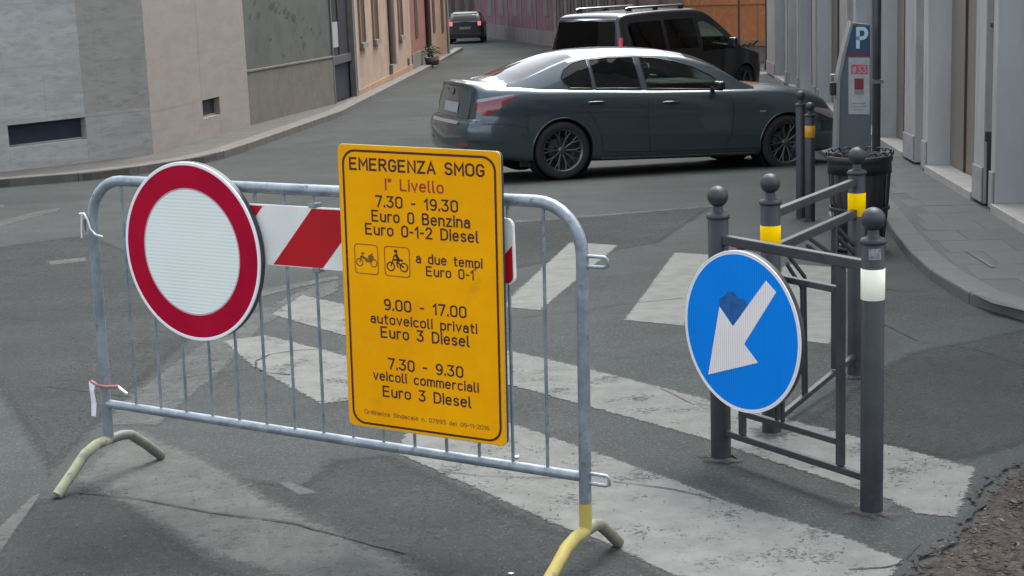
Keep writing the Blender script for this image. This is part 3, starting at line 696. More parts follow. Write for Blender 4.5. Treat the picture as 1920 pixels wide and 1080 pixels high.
for fr, hh in ((frA, h1), (frA, h3), (frB, h2)):
    w = slabbox(fr, hh[0] + .03, hh[1] - .03, hh[2] + .03, hh[3] - .03, -.15, -.10).build('cellar_window', M_navy, stone)
    slabbox(fr, hh[0], hh[1], hh[2], hh[2] + .03, -.149, -.085).build('window_sill', M_stoneG, w)
w = slabbox(frB, h4[0], h4[1], h4[2], h4[2] + .12, .004, .03).build('lintel_stone', M_stoneG, stone)
slabbox(frA, 0, sAend, zbase, 8.7, -3, -.152).build('wall_core', M_groove, stone)
slabbox(frB, 0, frB[3], zbase - .1, 8.7, -3, -.152).build('wall_core', M_groove, stone)
slabbox(frA, -.0, h3[1] + .1, h3[2] - .14, h3[2] - .0, .004, .05).build('window_ledge', M_stoneL, stone)

# ------------------------------------------------------------ grey rendered house with dark door, ledge and peeled plaster
B0 = A2 - frB[2] * .12 + frB[1] * .01; B1 = G(627, 195, .1); B2 = G(669, 180, .1)
frG = wallframe(B0, B1); house = empty('grey_rendered_house', (0, 0, 0), 0, 'grey green rendered wall with peeling plaster beside the travertine building', 'building')
ledz = (wall_uv(470, 140, frG)[1] + wall_uv(622, 105, frG)[1]) / 2
zb2 = zg(30) - .05
slabbox(frG, 0, frG[3] + .01, zb2, ledz, -2.6, .02).build('lower_wall', M_render2, house)
slabbox(frG, 0, frG[3] + .01, ledz + .05, 8.5, -2.6, 0).build('upper_wall', M_render, house)
slabbox(frG, 0, frG[3] + .01, ledz + .0005, ledz + .0495, -2.6, .035).build('ledge', M_render2, house, bevel=.01)
M_scar = mat('peeled_plaster', (.05, .052, .047), (.075, .075, .068), scale=20, rough=.95)
for px, py, r in [(468, 32, .06), (484, 28, .10), (511, 12, .13), (517, 18, .08), (524, 24, .05), (534, 20, .10), (540, 28, .12), (551, 32, .12), (552, 38, .06), (569, 35, .05), (584, 55, .07), (588, 62, .05), (600, 62, .07), (565, 70, .05), (569, 84, .09), (507, 75, .05), (533, 105, .04), (478, 5, .07)]:
    s_, z_ = wall_uv(px, py, frG); pts = []
    for k in range(11):
        a = 2 * math.pi * k / 11; rr = r * random.uniform(.45, 1.1); pts.append((s_ + math.cos(a) * rr * 1.25 + math.sin(a) * rr * .5, z_ + math.sin(a) * rr * .8))
    a_, u_, n_, _ = frG; b = MB(); o = [a_ + u_ * p[0] + n_ * .004 for p in pts]; vs = [(q.x, q.y, p[1]) for q, p in zip(o, pts)]
    b.add(vs, [tuple(range(11))]); b.build('peeled_patch', M_scar, house)
frD = wallframe(B1, B2)
zt = wall_uv(645, 103, frD)[1]; zt0 = wall_uv(645, 118, frD)[1]
slabbox(frD, .02, frD[3], zb2, zt0, -.5, -.12).build('door_leaf', M_navy, house)
slabbox(frD, .02, frD[3], zt0, zt, -.5, -.04).build('door_rail', mat('grey_rail', (.07, .07, .078), rough=.6), house)
slabbox(frD, .02, frD[3], zt, 3.0, -.5, -.10).build('door_leaf', M_slate, house)
slabbox(frD, .02, frD[3], 3.0, 8.5, -2.6, -.02).build('wall_over_door', M_render, house)
slabbox(frD, -.0, .10, zb2, 3.0, -.1, .03).build('door_jamb', M_render, house)
slabbox(frD, frD[3] - .12, frD[3] - .002, zb2, 3.0, -.1, .03).build('door_jamb', M_conc, house)
q0 = wall_uv(631, 90, frD); q1 = wall_uv(641, 40, frD)
slabbox(frD, q0[0], q1[0], q0[1], q1[1], -.099, -.09).build('door_notice', M_notice, house)
slabbox(frD, frD[3] * .5 - .03, frD[3] * .5 + .03, zt + .01, 2.99, -.099, -.08).build('door_stile', M_black, house)

# ------------------------------------------------------------ beige, brick red and ochre houses further along on the left
C0 = B2; C1 = G(773, 131, .1); C2 = G(803, 116, .1); C3 = G(842, 100, .1)
def simple_house(name, a, b, m, label, cat='building', depth=6, hgt=8.5, base=None):
    fr = wallframe(a, b); e = empty(name, (0, 0, 0), 0, label, cat)
    z0 = min(zg(a.y), zg(b.y)) - .1
    slabbox(fr, 0, fr[3], z0, hgt, -depth, 0).build('wall', m, e); return e, fr, z0
e, fr, z0 = simple_house('beige_house', C0, C1, M_beige, 'beige rendered house with narrow dark windows, past the dark door on the left')
slabbox(fr, 0.0, fr[3], z0, z0 + .38, .002, .03).build('base_course', M_beigeb, e)
slabbox(fr, .0, .22, z0 + .381, 8.4, .002, .05).build('corner_strip', mat('pale_corner', (.32, .29, .27), rough=.8), e)
def slot(fr, e, x0, x1, ybot, ytop, name='window', m=None, frame=True, o=.0):
    s0 = wall_uv(x0, ybot, fr)[0]; s1 = wall_uv(x1, ybot, fr)[0]; z0_ = wall_uv((x0 + x1) / 2, ybot, fr)[1]; z1_ = z0_ + 1.9 if ytop is None else wall_uv((x0 + x1) / 2, ytop, fr)[1]
    w = slabbox(fr, s0, s1, z0_, z1_, .002, .02).build(name, m or M_window, e)
    if frame:
        slabbox(fr, s0 - .08, s1 + .08, z0_ - .12, z0_ - .002, .003, .09).build('window_sill', M_conc, w)
        slabbox(fr, s0 - .08, s0 - .001, z0_, z1_, .003, .05).build('window_frame', M_beigeb, w)
        slabbox(fr, s1 + .001, s1 + .08, z0_, z1_, .003, .05).build('window_frame', M_beigeb, w)
    return w
slot(fr, e, 675, 683, 80, None); slot(fr, e, 700, 708, 74, None); slot(fr, e, 748, 754, 67, None)
slot(fr, e, 731, 737, 151, 122, 'cellar_hatch', M_brown, False); slot(fr, e, 765, 768, 134, 109, 'cellar_hatch', M_brown, False)
def pipe(fr, e, px, py0, m, r=.06):
    s_, z_ = wall_uv(px, py0, fr); a, u_, n_, _ = fr; q = a + u_ * s_ + n_ * .09
    MB().tube([(q.x, q.y, z_), (q.x, q.y, 8.3)], r, 8).build('drainpipe', m, e)
pipe(fr, e, 732, 120, mat('brown_pipe', (.17, .14, .12), rough=.6), .09)
e, fr, z0 = simple_house('brick_red_house', C1, C2, M_redr, 'narrow brick red house front between the beige and the ochre house')
slabbox(fr, 0, fr[3], z0, z0 + .7, .002, .03).build('base_course', M_render2, e); slot(fr, e, 779, 784, 70, None, frame=False)
pipe(fr, e, 801, 110, M_brown, .09)
e, fr, z0 = simple_house('ochre_house', C2, C3, M_beigeb, 'ochre house at the far end of the left street front')
for a_, b_ in ((812, 816), (828, 832)): slot(fr, e, a_, b_, 60, None, frame=False)
slabbox(fr, fr[3] - .5, fr[3] - .002, z0, 8.4, .002, .05).build('corner_strip', M_conc, e)
# shrub in a tub against the red house
p = G(796, 122, .1); p.x += .25
tub = empty('potted_shrub', p, 0, 'small shrub in a grey tub against the brick red house', 'plant')
MB().lathe([(0, 0), (.24, 0), (.30, .34), (.27, .34), (.25, .30), (0, .30)], 16).build('tub', M_window, tub)
b = MB()
for _ in range(420):
    d = Vector((random.gauss(0, 1), random.gauss(0, 1), random.gauss(0, 1))).normalized() * random.uniform(.1, .45); c = Vector((d.x, d.y, .62 + d.z * .7)); s = random.uniform(.03, .06)
    Mx = Matrix.Rotation(random.uniform(0, 6), 3, 'Z') @ Matrix.Rotation(random.uniform(0, 3), 3, 'X'); q = [c + Mx @ Vector(v) * s for v in ((-1, 0, 0), (0, -.5, 0), (1, 0, .1), (0, .5, 0))]
    b.add(q, [(0, 1, 2, 3)])
fo_ = b.build('foliage', mat('shrub_leaves', (.035, .06, .022), (.06, .09, .035), scale=20, rough=.7), tub)
MB().tube([(0, 0, .3), (.02, 0, .6)], .025, 6).build('stem', M_brown, tub); tub.scale = (.85, .85, .72)

# ------------------------------------------------------------ far houses closing the street
def at_depth(px, y):
    d = ray(px, 60); return Vector((d.x / d.y * y, y, zg(y)))
def far_house(name, pts, m, label, depth=8, hgt=8.0):
    a, b = pts; fr = wallframe(a, b); e = empty(name, (0, 0, 0), 0, label, 'building')
    slabbox(fr, 0, fr[3], min(a.z, b.z) - .3, hgt, -depth, 0).build('wall', m, e); return e, fr
a, b_ = at_depth(780, 99), at_depth(900, 97)
e, fr = far_house('grey_end_house', (a, b_), M_farg, 'dark grey brown house closing the street behind the distant car')
for k, x in enumerate((846, 864, 880)):
    slot(fr, e, x, x + 7, 24, None, 'shutter', M_brown, False)
slot(fr, e, 872, 878, 70, 25, 'doorway', M_dark, False)
a, b_ = at_depth(893, 88), at_depth(1048, 66)
e, fr = far_house('dark_red_house', (a, b_), M_bargr, 'dark red house wall to the right of the distant car')
for x in (915, 936, 962, 990, 1020): slot(fr, e, x, x + 8, 30, None, 'shutter', M_farg, False)
for x in (928, 952, 978, 1005): slot(fr, e, x, x + 2, 66, None, 'pilaster_strip', M_farg, False)
slabbox(fr, 0, fr[3], -1.4, -.45, .002, .06).build('base_course', M_farg, e)
a, b_ = at_depth(1040, 64), at_depth(1165, 60)
e, fr = far_house('shuttered_house', (a, b_), M_slat, 'grey beige house with slatted front behind the van')
for k in range(18):
    s0 = fr[3] * k / 18; slabbox(fr, s0 + .03, s0 + fr[3] / 18 - .03, -.6, 3.0, .002, .05).build('upright_slat', M_slat if k % 3 else M_conc, e)
a, b_ = at_depth(1160, 56), at_depth(1296, 52)
e, fr = far_house('taupe_house', (a, b_), M_orangeg, 'taupe house front above the roof rack of the van')
slabbox(fr, .05, fr[3] - .05, .55, .75, .002, .15).build('cornice', M_farg, e)
for x in (1172, 1192, 1236): slot(fr, e, x, x + 6, 60, None, 'pilaster_strip', M_slat, False)
a, b_ = at_depth(1284, 50), at_depth(1475, 47)
e, fr = far_house('orange_house', (a, b_), M_orange, 'orange rendered house behind the bonnet of the van')
for x in (1296, 1312, 1420): slot(fr, e, x, x + 1, 74, None, 'render_joint', M_beigeb, False)
s0 = wall_uv(1320, 10, fr); s1 = wall_uv(1425, 8, fr); slabbox(fr, 0, fr[3], s0[1], s0[1] + .03, .002, .03).build('string_course', M_beigeb, e)
s0 = wall_uv(1380, 74, fr)[1]
slabbox(fr, 0, fr[3], -1.4, s0, .002, .12).build('base_course', M_conc, e)
slabbox(fr, 0, fr[3], s0 - .18, s0, .121, .15).build('base_cap', M_beigeb, e)
# scribble of dark spray paint on the base course
a_, u_, n_, _ = fr; b = MB(); pts = []
for px, py in ((1396, 86), (1404, 82), (1408, 87), (1413, 80), (1419, 84), (1424, 77), (1428, 76)):
    s_, z_ = wall_uv(px, py, fr); q = a_ + u_ * s_ + n_ * .165; pts.append((q.x, q.y, z_))
b.tube(pts, .018, 5); b.build('sprayed_scribble', M_black, e)
# lamp post in front of the orange house
def post(name, px, pybase, r, m, label, h, arm=False, y=None):
    p = G(px, pybase) if y is None else at_depth(px, y)
    e = empty(name, p, 0, label, 'post'); MB().lathe([(r * 2, 0), (r * 2, .12), (r * 1.2, .2), (r, .5), (r * .85, h)], 12).build('shaft', m, e); return e
e = post('thin_post', 1386, 110, .035, M_brown, 'thin dark brown post standing in front of the orange house', 4.2, y=44)
MB().lathe([(0, 4.2), (.09, 4.22), (.1, 4.3), (.16, 4.7), (.03, 4.85), (0, 4.9)], 12).build('lantern', M_iron, e)
e = post('thin_post', 1437, 110, .03, M_black, 'thin black post at the corner between the orange house and the grey stone building', 4.2, y=43)
MB().lathe([(0, 4.2), (.06, 4.2), (.06, 4.4), (0, 4.45)], 12).build('cap', M_iron, e)

# ------------------------------------------------------------ crowd control barrier
BP0 = Vector((-1.46874, 5.50891, 0)); BTH = -.5704034; BL = 1.9681; LEAN = .0187
bar = empty('crowd_barrier', BP0, BTH, 'galvanised steel crowd control barrier with yellow feet carrying the signs', 'barrier')
def q(s, h, n=0.0): return Vector((s + LEAN * h, -n, h))     # n towards the camera
def arc(c, r, a0, a1, k=8): return [q(c[0] + r * math.cos(a0 + (a1 - a0) * i / k), c[1] + r * math.sin(a0 + (a1 - a0) * i / k)) for i in range(k + 1)]
rb = .15; tp = 1.085
path = [q(0, .14), q(0, .5)] + arc((rb, tp - rb), rb, math.pi, math.pi / 2) + arc((BL - rb, tp - rb), rb, math.pi / 2, 0) + [q(BL, .5), q(BL, .20)]
MB().tube(path, .0185, 16).build('frame_tube', M_galv, bar)
MB().tube([q(.0, .279), q(BL, .279)], .0155, 14).build('bottom_rail', M_galv, bar)
for i in range(15):
    s_ = BL * (i + 1.25) / 16.3; MB().tube([q(s_, .285), q(s_, 1.08)], .0052, 8).build('upright_bar', M_galv, bar)
def foot(s, d0, d1, m1, m2, ztop):
    f = MB().tube([q(s, .012, d0), q(s + .0, ztop * .55, d0 * .66), q(s, ztop * .86, d0 * .44), q(s, ztop * .98, d0 * .24), q(s, ztop, 0)], .0185, 14).build('foot', m1, bar)
    MB().tube([q(s, ztop, .0), q(s, ztop, -d1 * .25), q(s, ztop * .93, -d1 * .42), q(s, ztop * .55, -d1 * .7), q(s, .012, -d1)], .0184, 14).build('foot', m2, bar)
foot(0, .255, .252, M_yelpale, mat('dull_green_grey_paint', (.10, .11, .095), (.14, .145, .11), scale=14, rough=.6), .145)
foot(BL, .255, .20, M_yel, mat('olive_grey_paint', (.13, .125, .09), (.17, .16, .10), scale=14, rough=.6), .115)
MB().tube([q(BL, .118), q(BL, .20)], .0192, 14).build('yellow_sleeve', M_yel, bar)
for z0, z1 in ((.935, .905), (.292, .262)):
    MB().tube([q(BL + .005, z0), q(BL + .072, z0), q(BL + .08, z0 - .006), q(BL + .08, z1 + .004), q(BL + .068, z1), q(BL + .005, z1)], .0055, 8).build('coupling_hook', M_galv, bar)
MB().tube([q(-.012, .95, .01), q(-.03, .945, .01), q(-.03, .9, .01)], .005, 8).build('coupling_eye', M_galv, bar)
# wire tie and torn tape hanging from the barrier
t = tag(MB().tube([q(-.04, .965, .02), q(-.015, .968, .024), q(.0, .95, .024), q(.012, .915, .024), q(.03, .895, .02), q(.055, .888, .01)], .0035, 6).tube([q(-.03, .965, .02), q(-.036, .92, .02), q(-.034, .88, .024)], .003, 6).build('wire_tie', M_tape), 'pale wire tie twisted round the upper left post of the barrier', 'wire')
t.location = BP0; t.rotation_euler = (0, 0, BTH)
t = empty('torn_tape', BP0, BTH, 'torn red and white tape hanging at the lower left corner of the barrier', 'tape')
b = MB()
def band(b, pts, w):
    vs = []
    for p_, ww in zip(pts, w): vs += [p_ + Vector((-ww / 2, 0, 0)), p_ + Vector((ww / 2, 0, 0))]
    b.add(vs, [(2 * i, 2 * i + 1, 2 * i + 3, 2 * i + 2) for i in range(len(pts) - 1)])
band(b, [q(-.04, .36, .022), q(-.038, .33, .028), q(-.036, .28, .025), q(-.037, .235, .03)], [.035, .022, .026, .022]); b.build('white_strip', M_tape, t)
MB().tube([q(-.045, .36, .02), q(-.01, .352, .026), q(.04, .35, .026), q(.085, .356, .02), q(.12, .335, .018)], [.006, .005, .007, .006, .003], 6).build('red_strip', M_taper, t)
MB().tube([q(.085, .356, .02), q(.13, .333, .02)], .005, 6).build('strip_end', M_tape, t)

# red and white striped board on the barrier
sb_ = empty('striped_board', BP0, BTH, 'red and white diagonally striped board fixed across the barrier behind the signs', 'board')
s0, s1, z0, z1, slant = .35, 1.768, .838, 1.034, .18
def rounded(x0, x1, z0, z1, r, k=6):
    P = []
    for cx, cz, a in ((x1 - r, z1 - r, 0), (x0 + r, z1 - r, math.pi / 2), (x0 + r, z0 + r, math.pi), (x1 - r, z0 + r, 1.5 * math.pi)):
        P += [(cx + r * math.cos(a + math.pi / 2 * i / k), cz + r * math.sin(a + math.pi / 2 * i / k)) for i in range(k + 1)]
    return P
bq = MB().prism(rounded(s0, s1, z0, z1, .025), -.021, -.008); board = bq.build('board_panel', M_whiteb, sb_, bevel=.001)
def clip_poly(P, f):
    out = []
    for i in range(len(P)):
        a, b = P[i], P[(i + 1) % len(P)]; fa, fb = f(a), f(b)
        if fa >= 0: out.append(a)
        if (fa >= 0) != (fb >= 0):
            t_ = fa / (fa - fb); out.append((a[0] + (b[0] - a[0]) * t_, a[1] + (b[1] - a[1]) * t_))
    return out
k = -1
while True:
    c0 = .849 + .404 * k; k += 1
    if c0 > s1: break
    c1 = c0 + .202; base = rounded(s0 + .004, s1 - .004, z0 + .004, z1 - .004, .022)
    f0 = lambda p: (p[0] - (p[1] - z0) / (z1 - z0) * slant) - c0
    f1 = lambda p: c1 - (p[0] - (p[1] - z0) / (z1 - z0) * slant)
    P = clip_poly(clip_poly(base, f0), f1)
    if len(P) > 2: MB().prism(P, -.0222, -.0212).build('red_stripe', M_redb, sb_)
for s_, z_ in ((1.03, 1.04), (1.03, .834), (.62, 1.04), (.62, .834)):
    MB().box((s_, -.012, z_), (.03, .03, .014)).build('clip', M_galv, sb_, bevel=.002)

# ------------------------------------------------------------ round no-traffic sign
def frame_matrix(C, U, V):
    N = U.cross(V)   # U x V points towards the viewer's side when U right, V up
    return Matrix(((U.x, -N.x, V.x, C.x), (U.y, -N.y, V.y, C.y), (U.z, -N.z, V.z, C.z), (0, 0, 0, 1)))
def sign_empty(name, C, U, V, label, cat='sign'):
    e = empty(name, (0, 0, 0), 0, label, cat); e.matrix_world = frame_matrix(C, U, V); return e
def discprof(b, r0, r1, y0, y1, n=96):
    vs = []
    for y in (y0, y1):
        for r in ((r1,) if r0 == 0 else (r0, r1)):
            vs += [(r * math.cos(2 * math.pi * k / n), y, r * math.sin(2 * math.pi * k / n)) for k in range(n)]
    if r0 == 0: b.add(vs, [tuple(range(n)), tuple(range(2 * n - 1, n - 1, -1))] + [(i, i + n, (i + 1) % n + n, (i + 1) % n) for i in range(n)])
    else:
        fs = []
        for i in range(n):
            j = (i + 1) % n; fs += [(i, j, n + j, n + i), (2 * n + i, 3 * n + i, 3 * n + j, 2 * n + j), (i, 2 * n + i, 2 * n + j, j), (n + i, n + j, 3 * n + j, 3 * n + i)]
        b.add(vs, fs)
    return b
U = Vector((math.cos(BTH), math.sin(BTH), 0)); Vv = (Vector((0, 0, 1)) + U * .0187).normalized(); Vv = (Vv - U * Vv.dot(U)).normalized()
nb = Vector((math.sin(BTH), -math.cos(BTH), 0))
C = BP0 + U * (.50698 + .0187 * .866) + Vector((0, 0, .8664)) + nb * .048
sr = sign_empty('no_traffic_sign', C, U, Vector((0, 0, 1)), 'round white no traffic sign with dark red border on the left of the barrier')
discprof(MB(), 0, .2995, 0.0031, .022).build('sign_plate', M_signback, sr)
discprof(MB(), .288, .300, -.003, .003).build('sign_rim', M_rimw, sr, bevel=.002)
discprof(MB(), .214, .2905, -.0022, .003).build('red_border', M_red, sr)
discprof(MB(), .2085, .2141, -.0016, -.0001).build('pale_inner_line', mat('pinkish_line', (.5, .34, .35), rough=.5), sr)
discprof(MB(), 0, .2086, -.0012, .003).build('white_centre', M_disc, sr)
for z_ in (.12, -.12): MB().box((0, .032, z_), (.30, .018, .03)).build('back_bracket', M_galv, sr)
# ------------------------------------------------------------ yellow text sign
kS = .9915; C = Vector((-.27281 * kS, 4.68227 * kS, EYE + (.7935 - EYE) * kS)); U2 = Vector((.88622, -.46241, -.02805)).normalized(); V2 = Vector((.01713, -.02781, .99947)).normalized()
sy = sign_empty('smog_emergency_sign', C, U2, V2, 'tall yellow smog emergency sign with dark brown Italian text in the middle of the barrier')
sy.scale = (kS, kS, kS)
W, H = .5563, .8869
MB().prism(rounded(-W / 2, W / 2, -H / 2, H / 2, .018), .0, .004).build('sign_plate', M_signyedge, sy, bevel=.0012)
MB().prism(rounded(-W / 2 + .002, W / 2 - .001, -H / 2 + .002, H / 2 - .002, .018), .0041, .018).build('back_tray', M_signback, sy)
MB().prism(rounded(-W / 2 + .004, W / 2 - .004, -H / 2 + .004, H / 2 - .004, .016), -.0008, -.0001).build('sign_face', M_signy, sy)
o1 = rounded(-.2625, .2635, -.4335, .4285, .045, 8); i1 = rounded(-.2555, .2565, -.4265, .4215, .039, 8); n = len(o1)
vs = [(x, -.0016, z) for x, z in o1] + [(x, -.0016, z) for x, z in i1]
MB().add(vs, [(i, (i + 1) % n, n + (i + 1) % n, n + i) for i in range(n)]).build('border_line', M_txt, sy)
T = [('EMERGENZA SMOG', -0.2372, 0.2264, 0.3853, 0.0355, M_txt, .004), ("I\u00b0 Livello", -0.1134, 0.0883, 0.3284, 0.034, M_txtr, .004), ('7.30 - 19.30', -0.1495, 0.135, 0.2752, 0.034, M_txt, .006),
     ('Euro 0 Benzina', -0.1648, 0.1746, 0.2302, 0.034, M_txt, .006), ('Euro 0-1-2 Diesel', -0.1895, 0.2017, 0.1885, 0.034, M_txt, .006),
     ('a due tempi', -0.0144, 0.2119, 0.1103, 0.029, M_txt, .004), ('Euro 0-1', 0.0193, 0.1824, 0.0733, 0.029, M_txt, .004), ('9.00 - 17.00', -0.1333, 0.1541, -0.042, 0.034, M_txt, .006),
     ('autoveicoli privati', -0.1834, 0.1888, -0.0888, 0.030, M_txt, .004), ('Euro 3 Diesel', -0.1486, 0.1623, -0.13, 0.034, M_txt, .006), ('7.30 - 9.30', -0.1261, 0.1377, -0.2277, 0.034, M_txt, .006),
     ('veicoli commerciali', -0.1818, 0.1891, -0.2698, 0.030, M_txt, .004), ('Euro 3 Diesel', -0.1492, 0.1623, -0.3184, 0.034, M_txt, .006),
     ('Ordinanza Sindacale n. 07993 del 09-11-2016', -0.2185, 0.2219, -0.3924, 0.0135, M_txtl, .004)]
for s_, x0, x1, zc, h, m_, bo in T: sign_text('lettering', s_, x0, x1, zc, h * .92, m_, sy, -.0016, weight=.20 if s_.startswith('EM') else .175 if h > .02 else .16)
def ring2(b, cx, cz, r, w, n=18, y=-.0016):
    vs = [(cx + rr * math.cos(2 * math.pi * i / n), y, cz + rr * math.sin(2 * math.pi * i / n)) for rr in (r, r - w) for i in range(n)]
    b.add(vs, [(i, (i + 1) % n, n + (i + 1) % n, n + i) for i in range(n)])
def seg2(b, x0, z0, x1, z1, w, y=-.0016):
    d = Vector((x1 - x0, 0, z1 - z0)).normalized(); nn_ = Vector((-d.z, 0, d.x)) * w / 2
    b.add([Vector((x0, y, z0)) + nn_, Vector((x1, y, z1)) + nn_, Vector((x1, y, z1)) - nn_, Vector((x0, y, z0)) - nn_], [(0, 1, 2, 3)])
for x0, x1 in ((-.232, -.1463), (-.1251, -.0353)):
    o1 = rounded(x0, x1, .047, .1405, .012); i1 = rounded(x0 + .0028, x1 - .0028, .0498, .1377, .010); n = len(o1)
    MB().add([(x, -.0016, z) for x, z in o1] + [(x, -.0016, z) for x, z in i1], [(i, (i + 1) % n, n + (i + 1) % n, n + i) for i in range(n)]).build('pictogram_frame', M_txtl, sy)
b = MB(); cx = -.189                                        # moped
ring2(b, cx - .025, .083, .013, .0035); ring2(b, cx + .026, .083, .013, .0035)
for sgm in ((-.025, .083, -.012, .112, .004), (-.018, .112, -.006, .112, .004), (-.012, .103, 0, .088, .005), (0, .088, .02, .09, .009), (.006, .1, .026, .1, .012), (-.022, .1, .004, .095, .005), (.012, .104, .022, .112, .006)):
    seg2(b, cx + sgm[0], sgm[1], cx + sgm[2], sgm[3], sgm[4])
b.build('moped_pictogram', M_txtl, sy)
b = MB(); cx = -.080                                        # motorcycle with rider
ring2(b, cx - .023, .078, .015, .004); ring2(b, cx + .023, .078, .015, .004); ring2(b, cx - .004, .126, .006, .0059)
for sgm in ((-.023, .078, -.012, .104, .004), (-.014, .1, .01, .098, .006), (-.004, .118, .006, .098, .009), (-.004, .116, -.014, .106, .004), (.006, .098, -.002, .088, .006), (-.002, .088, .003, .076, .004), (.003, .09, .023, .078, .005), (.008, .1, .02, .098, .006)):
    seg2(b, cx + sgm[0], sgm[1], cx + sgm[2], sgm[3], sgm[4])
b.build('motorcycle_pictogram', M_txt, sy)
for z_ in (.27, -.25): MB().box((0, .026, z_), (.46, .018, .03)).build('back_bracket', M_galv, sy)

# ------------------------------------------------------------ bollards and railing panels
BH = .9812
B_pos = [Vector((1.1194, 4.8349, 0)), Vector((.7229, 5.4516, 0)), Vector((.9658, 5.8144, 0)), Vector((1.4727, 6.6619, 0))]
B_pos = [G(1634, 958), G(1352, 857), G(1447, 810), G(1605, 703)]
def bollard(p, label, bandmat, sticker=False, k=1.0, r=.036, dz=0.0):
    e = empty('bollard', p, 0, label, 'bollard', 'ball topped bollards beside the road')
    MB().lathe([(r, -.02), (r, .868), (r * .9, .872)], 28).build('post', M_iron, e)
    MB().lathe([(r * .9, .866), (r * 1.14, .868), (r * 1.16, .876), (r * 1.0, .884), (r * .62, .888), (r * .5, .897), (r * .5, .906), (r * .42, .912)], 28).build('collar', M_iron, e)
    c = BH - .037; MB().lathe([(.037 * math.sin(a), c - .037 * math.cos(a)) for a in [math.pi * i / 18 for i in range(19)]], 28).build('ball', M_iron, e)
    if bandmat: MB().lathe([(r, .692 + dz), (r + .0012, .693 + dz), (r + .0012, .789 + dz), (r, .79 + dz)], 28).build('reflective_band', bandmat, e)
    if sticker:
        vs = []
        for i in range(9):
            a = R(-118 + 62 * i / 8) + R(-6)
            for z in (.822, .857): vs.append(((r + .001) * math.cos(a), (r + .001) * math.sin(a), z))
        MB().add(vs, [(2 * i, 2 * i + 2, 2 * i + 3, 2 * i + 1) for i in range(8)]).build('sticker', M_stick, e)
    return e
bollard(B_pos[0], 'nearest bollard, with a cream band and a small grey sticker', M_reflw, True)
bollard(B_pos[1], 'bollard behind the blue arrow sign at its upper left', M_reflw, dz=-.075)
bollard(B_pos[2], 'bollard with a yellow band just right of the top of the blue arrow sign', M_refly)
bollard(B_pos[3], 'bollard with a yellow band right in front of the litter bin', M_refly)
b5 = bollard(G(1519, 414), 'distant bollard with an amber band by the front wheel of the grey saloon', M_reflo, r=.04)
b6 = bollard(G(1502, 409), 'distant bare bollard just left of the one with the amber band', None, r=.04)
for b_, s_ in ((b5, .98), (b6, 1.07)): b_.scale = (1, 1, s_)
def bar_(b, p, q_, w, t_):   # flat bar between two local points
    p, q_ = Vector(p), Vector(q_); d = (q_ - p); L = d.length; d.normalize(); Y = Vector((0, 1, 0)); Z_ = d.cross(Y).normalized(); M_ = Matrix((d, Y, Z_)).transposed()
    return b.box((p + q_) / 2, (L, t_, w), M=M_)
def panel(p0, p1, label, kind):
    dv = p1 - p0; L = math.hypot(dv.x, dv.y); e = empty('railing_panel', p0, math.atan2(dv.y, dv.x), label, 'railing', 'railing panels between the bollards')
    sl_ = dv.z / L
    def bb(name, a, c, w, t_=.022, m=M_iron2, bev=.003): bar_(MB(), (a[0], 0, a[1] + sl_ * a[0]), (c[0], 0, c[1] + sl_ * c[0]), w, t_).build(name, m, e, bevel=bev)
    ra = .034
    if kind == 0:
        bb('top_rail', (ra, .795), (L - ra, .795), .034, .028); bb('bottom_rail', (ra, .098), (L - ra, .105), .024)
        bb('inner_upright', (.12, .112), (.12, .777), .022); bb('inner_upright', (.608, .118), (.608, .777), .026)
        bb('inner_rail', (.132, .700), (.594, .700), .022); bb('inner_rail', (.132, .19), (.594, .197), .022)
        bb('thin_rod', (.30, .20), (.30, .69), .010, .010, M_iron, 0); bb('thin_rod', (.33, .20), (.33, .69), .010, .010, M_iron, 0)
    else:
        bb('top_rail', (ra, .828), (L - ra, .838), .032, .028); bb('middle_rail', (ra, .695), (L - ra, .706), .034, .028)
        bb('bottom_rail', (ra, .035), (L - ra, .088), .022)
        bb('inner_upright', (.705, .09), (.705, .69), .022)
        for o in (0, .035):
            for a, c in (((.17 - o * .2, .655 - o), (.36 - o, .535 - o)), ((.36 - o, .535 - o), (.375 - o * .9, .06)),
                         ((.385, .69 - o), (.70, .565 - o)), ((.715, .69 - o), (L - ra, .57 - o))):
                bb('thin_rod', a, c, .011, .011, M_iron, 0)
    return e
for i_, p in enumerate(B_pos + [b5.location.copy(), b6.location.copy()]):      # rough mortar round each foot
    drape('mortar_patch', [(p.x + rr_ * math.cos(a), p.y + rr_ * math.sin(a) * 1.1) for a, rr_ in [(2 * math.pi * k / 22, .085 + random.uniform(-.018, .03)) for k in range(22)]], .0046, M_mortar, road, rim=.03)
panel(B_pos[1], B_pos[0], 'near railing panel carrying the blue arrow sign', 0)
panel(B_pos[2], B_pos[3], 'rear railing panel running towards the litter bin', 1)

# ------------------------------------------------------------ blue arrow sign
C = Vector((.770, 5.257, .509)); Ub = Vector((math.cos(-.9502), math.sin(-.9502), 0)); nbl = Vector((Ub.y, -Ub.x, 0))
sbl = sign_empty('blue_arrow_sign', C, Ub, Vector((0, 0, 1)), 'round blue sign with a white arrow pointing down left, fixed to the near railing')
rr = .2795
discprof(MB(), 0, rr - .0005, 0.0031, .02).build('sign_plate', M_signback, sbl)
discprof(MB(), rr - .006, rr, -.002, .003).build('sign_rim', M_rimw, sbl, bevel=.0015)
discprof(MB(), 0, rr - .0065, -.001, .003).build('blue_face', M_blue, sbl)
discprof(MB(), rr - .0125, rr - .0065, -.0018, -.0011).build('white_border', M_rimw, sbl)
arrow = [(.1232, .1943), (.1695, .1611), (.0174, -.0385), (.0829, -.0921), (-.1618, -.1771), (-.1008, .0736), (-.0361, .0142)]
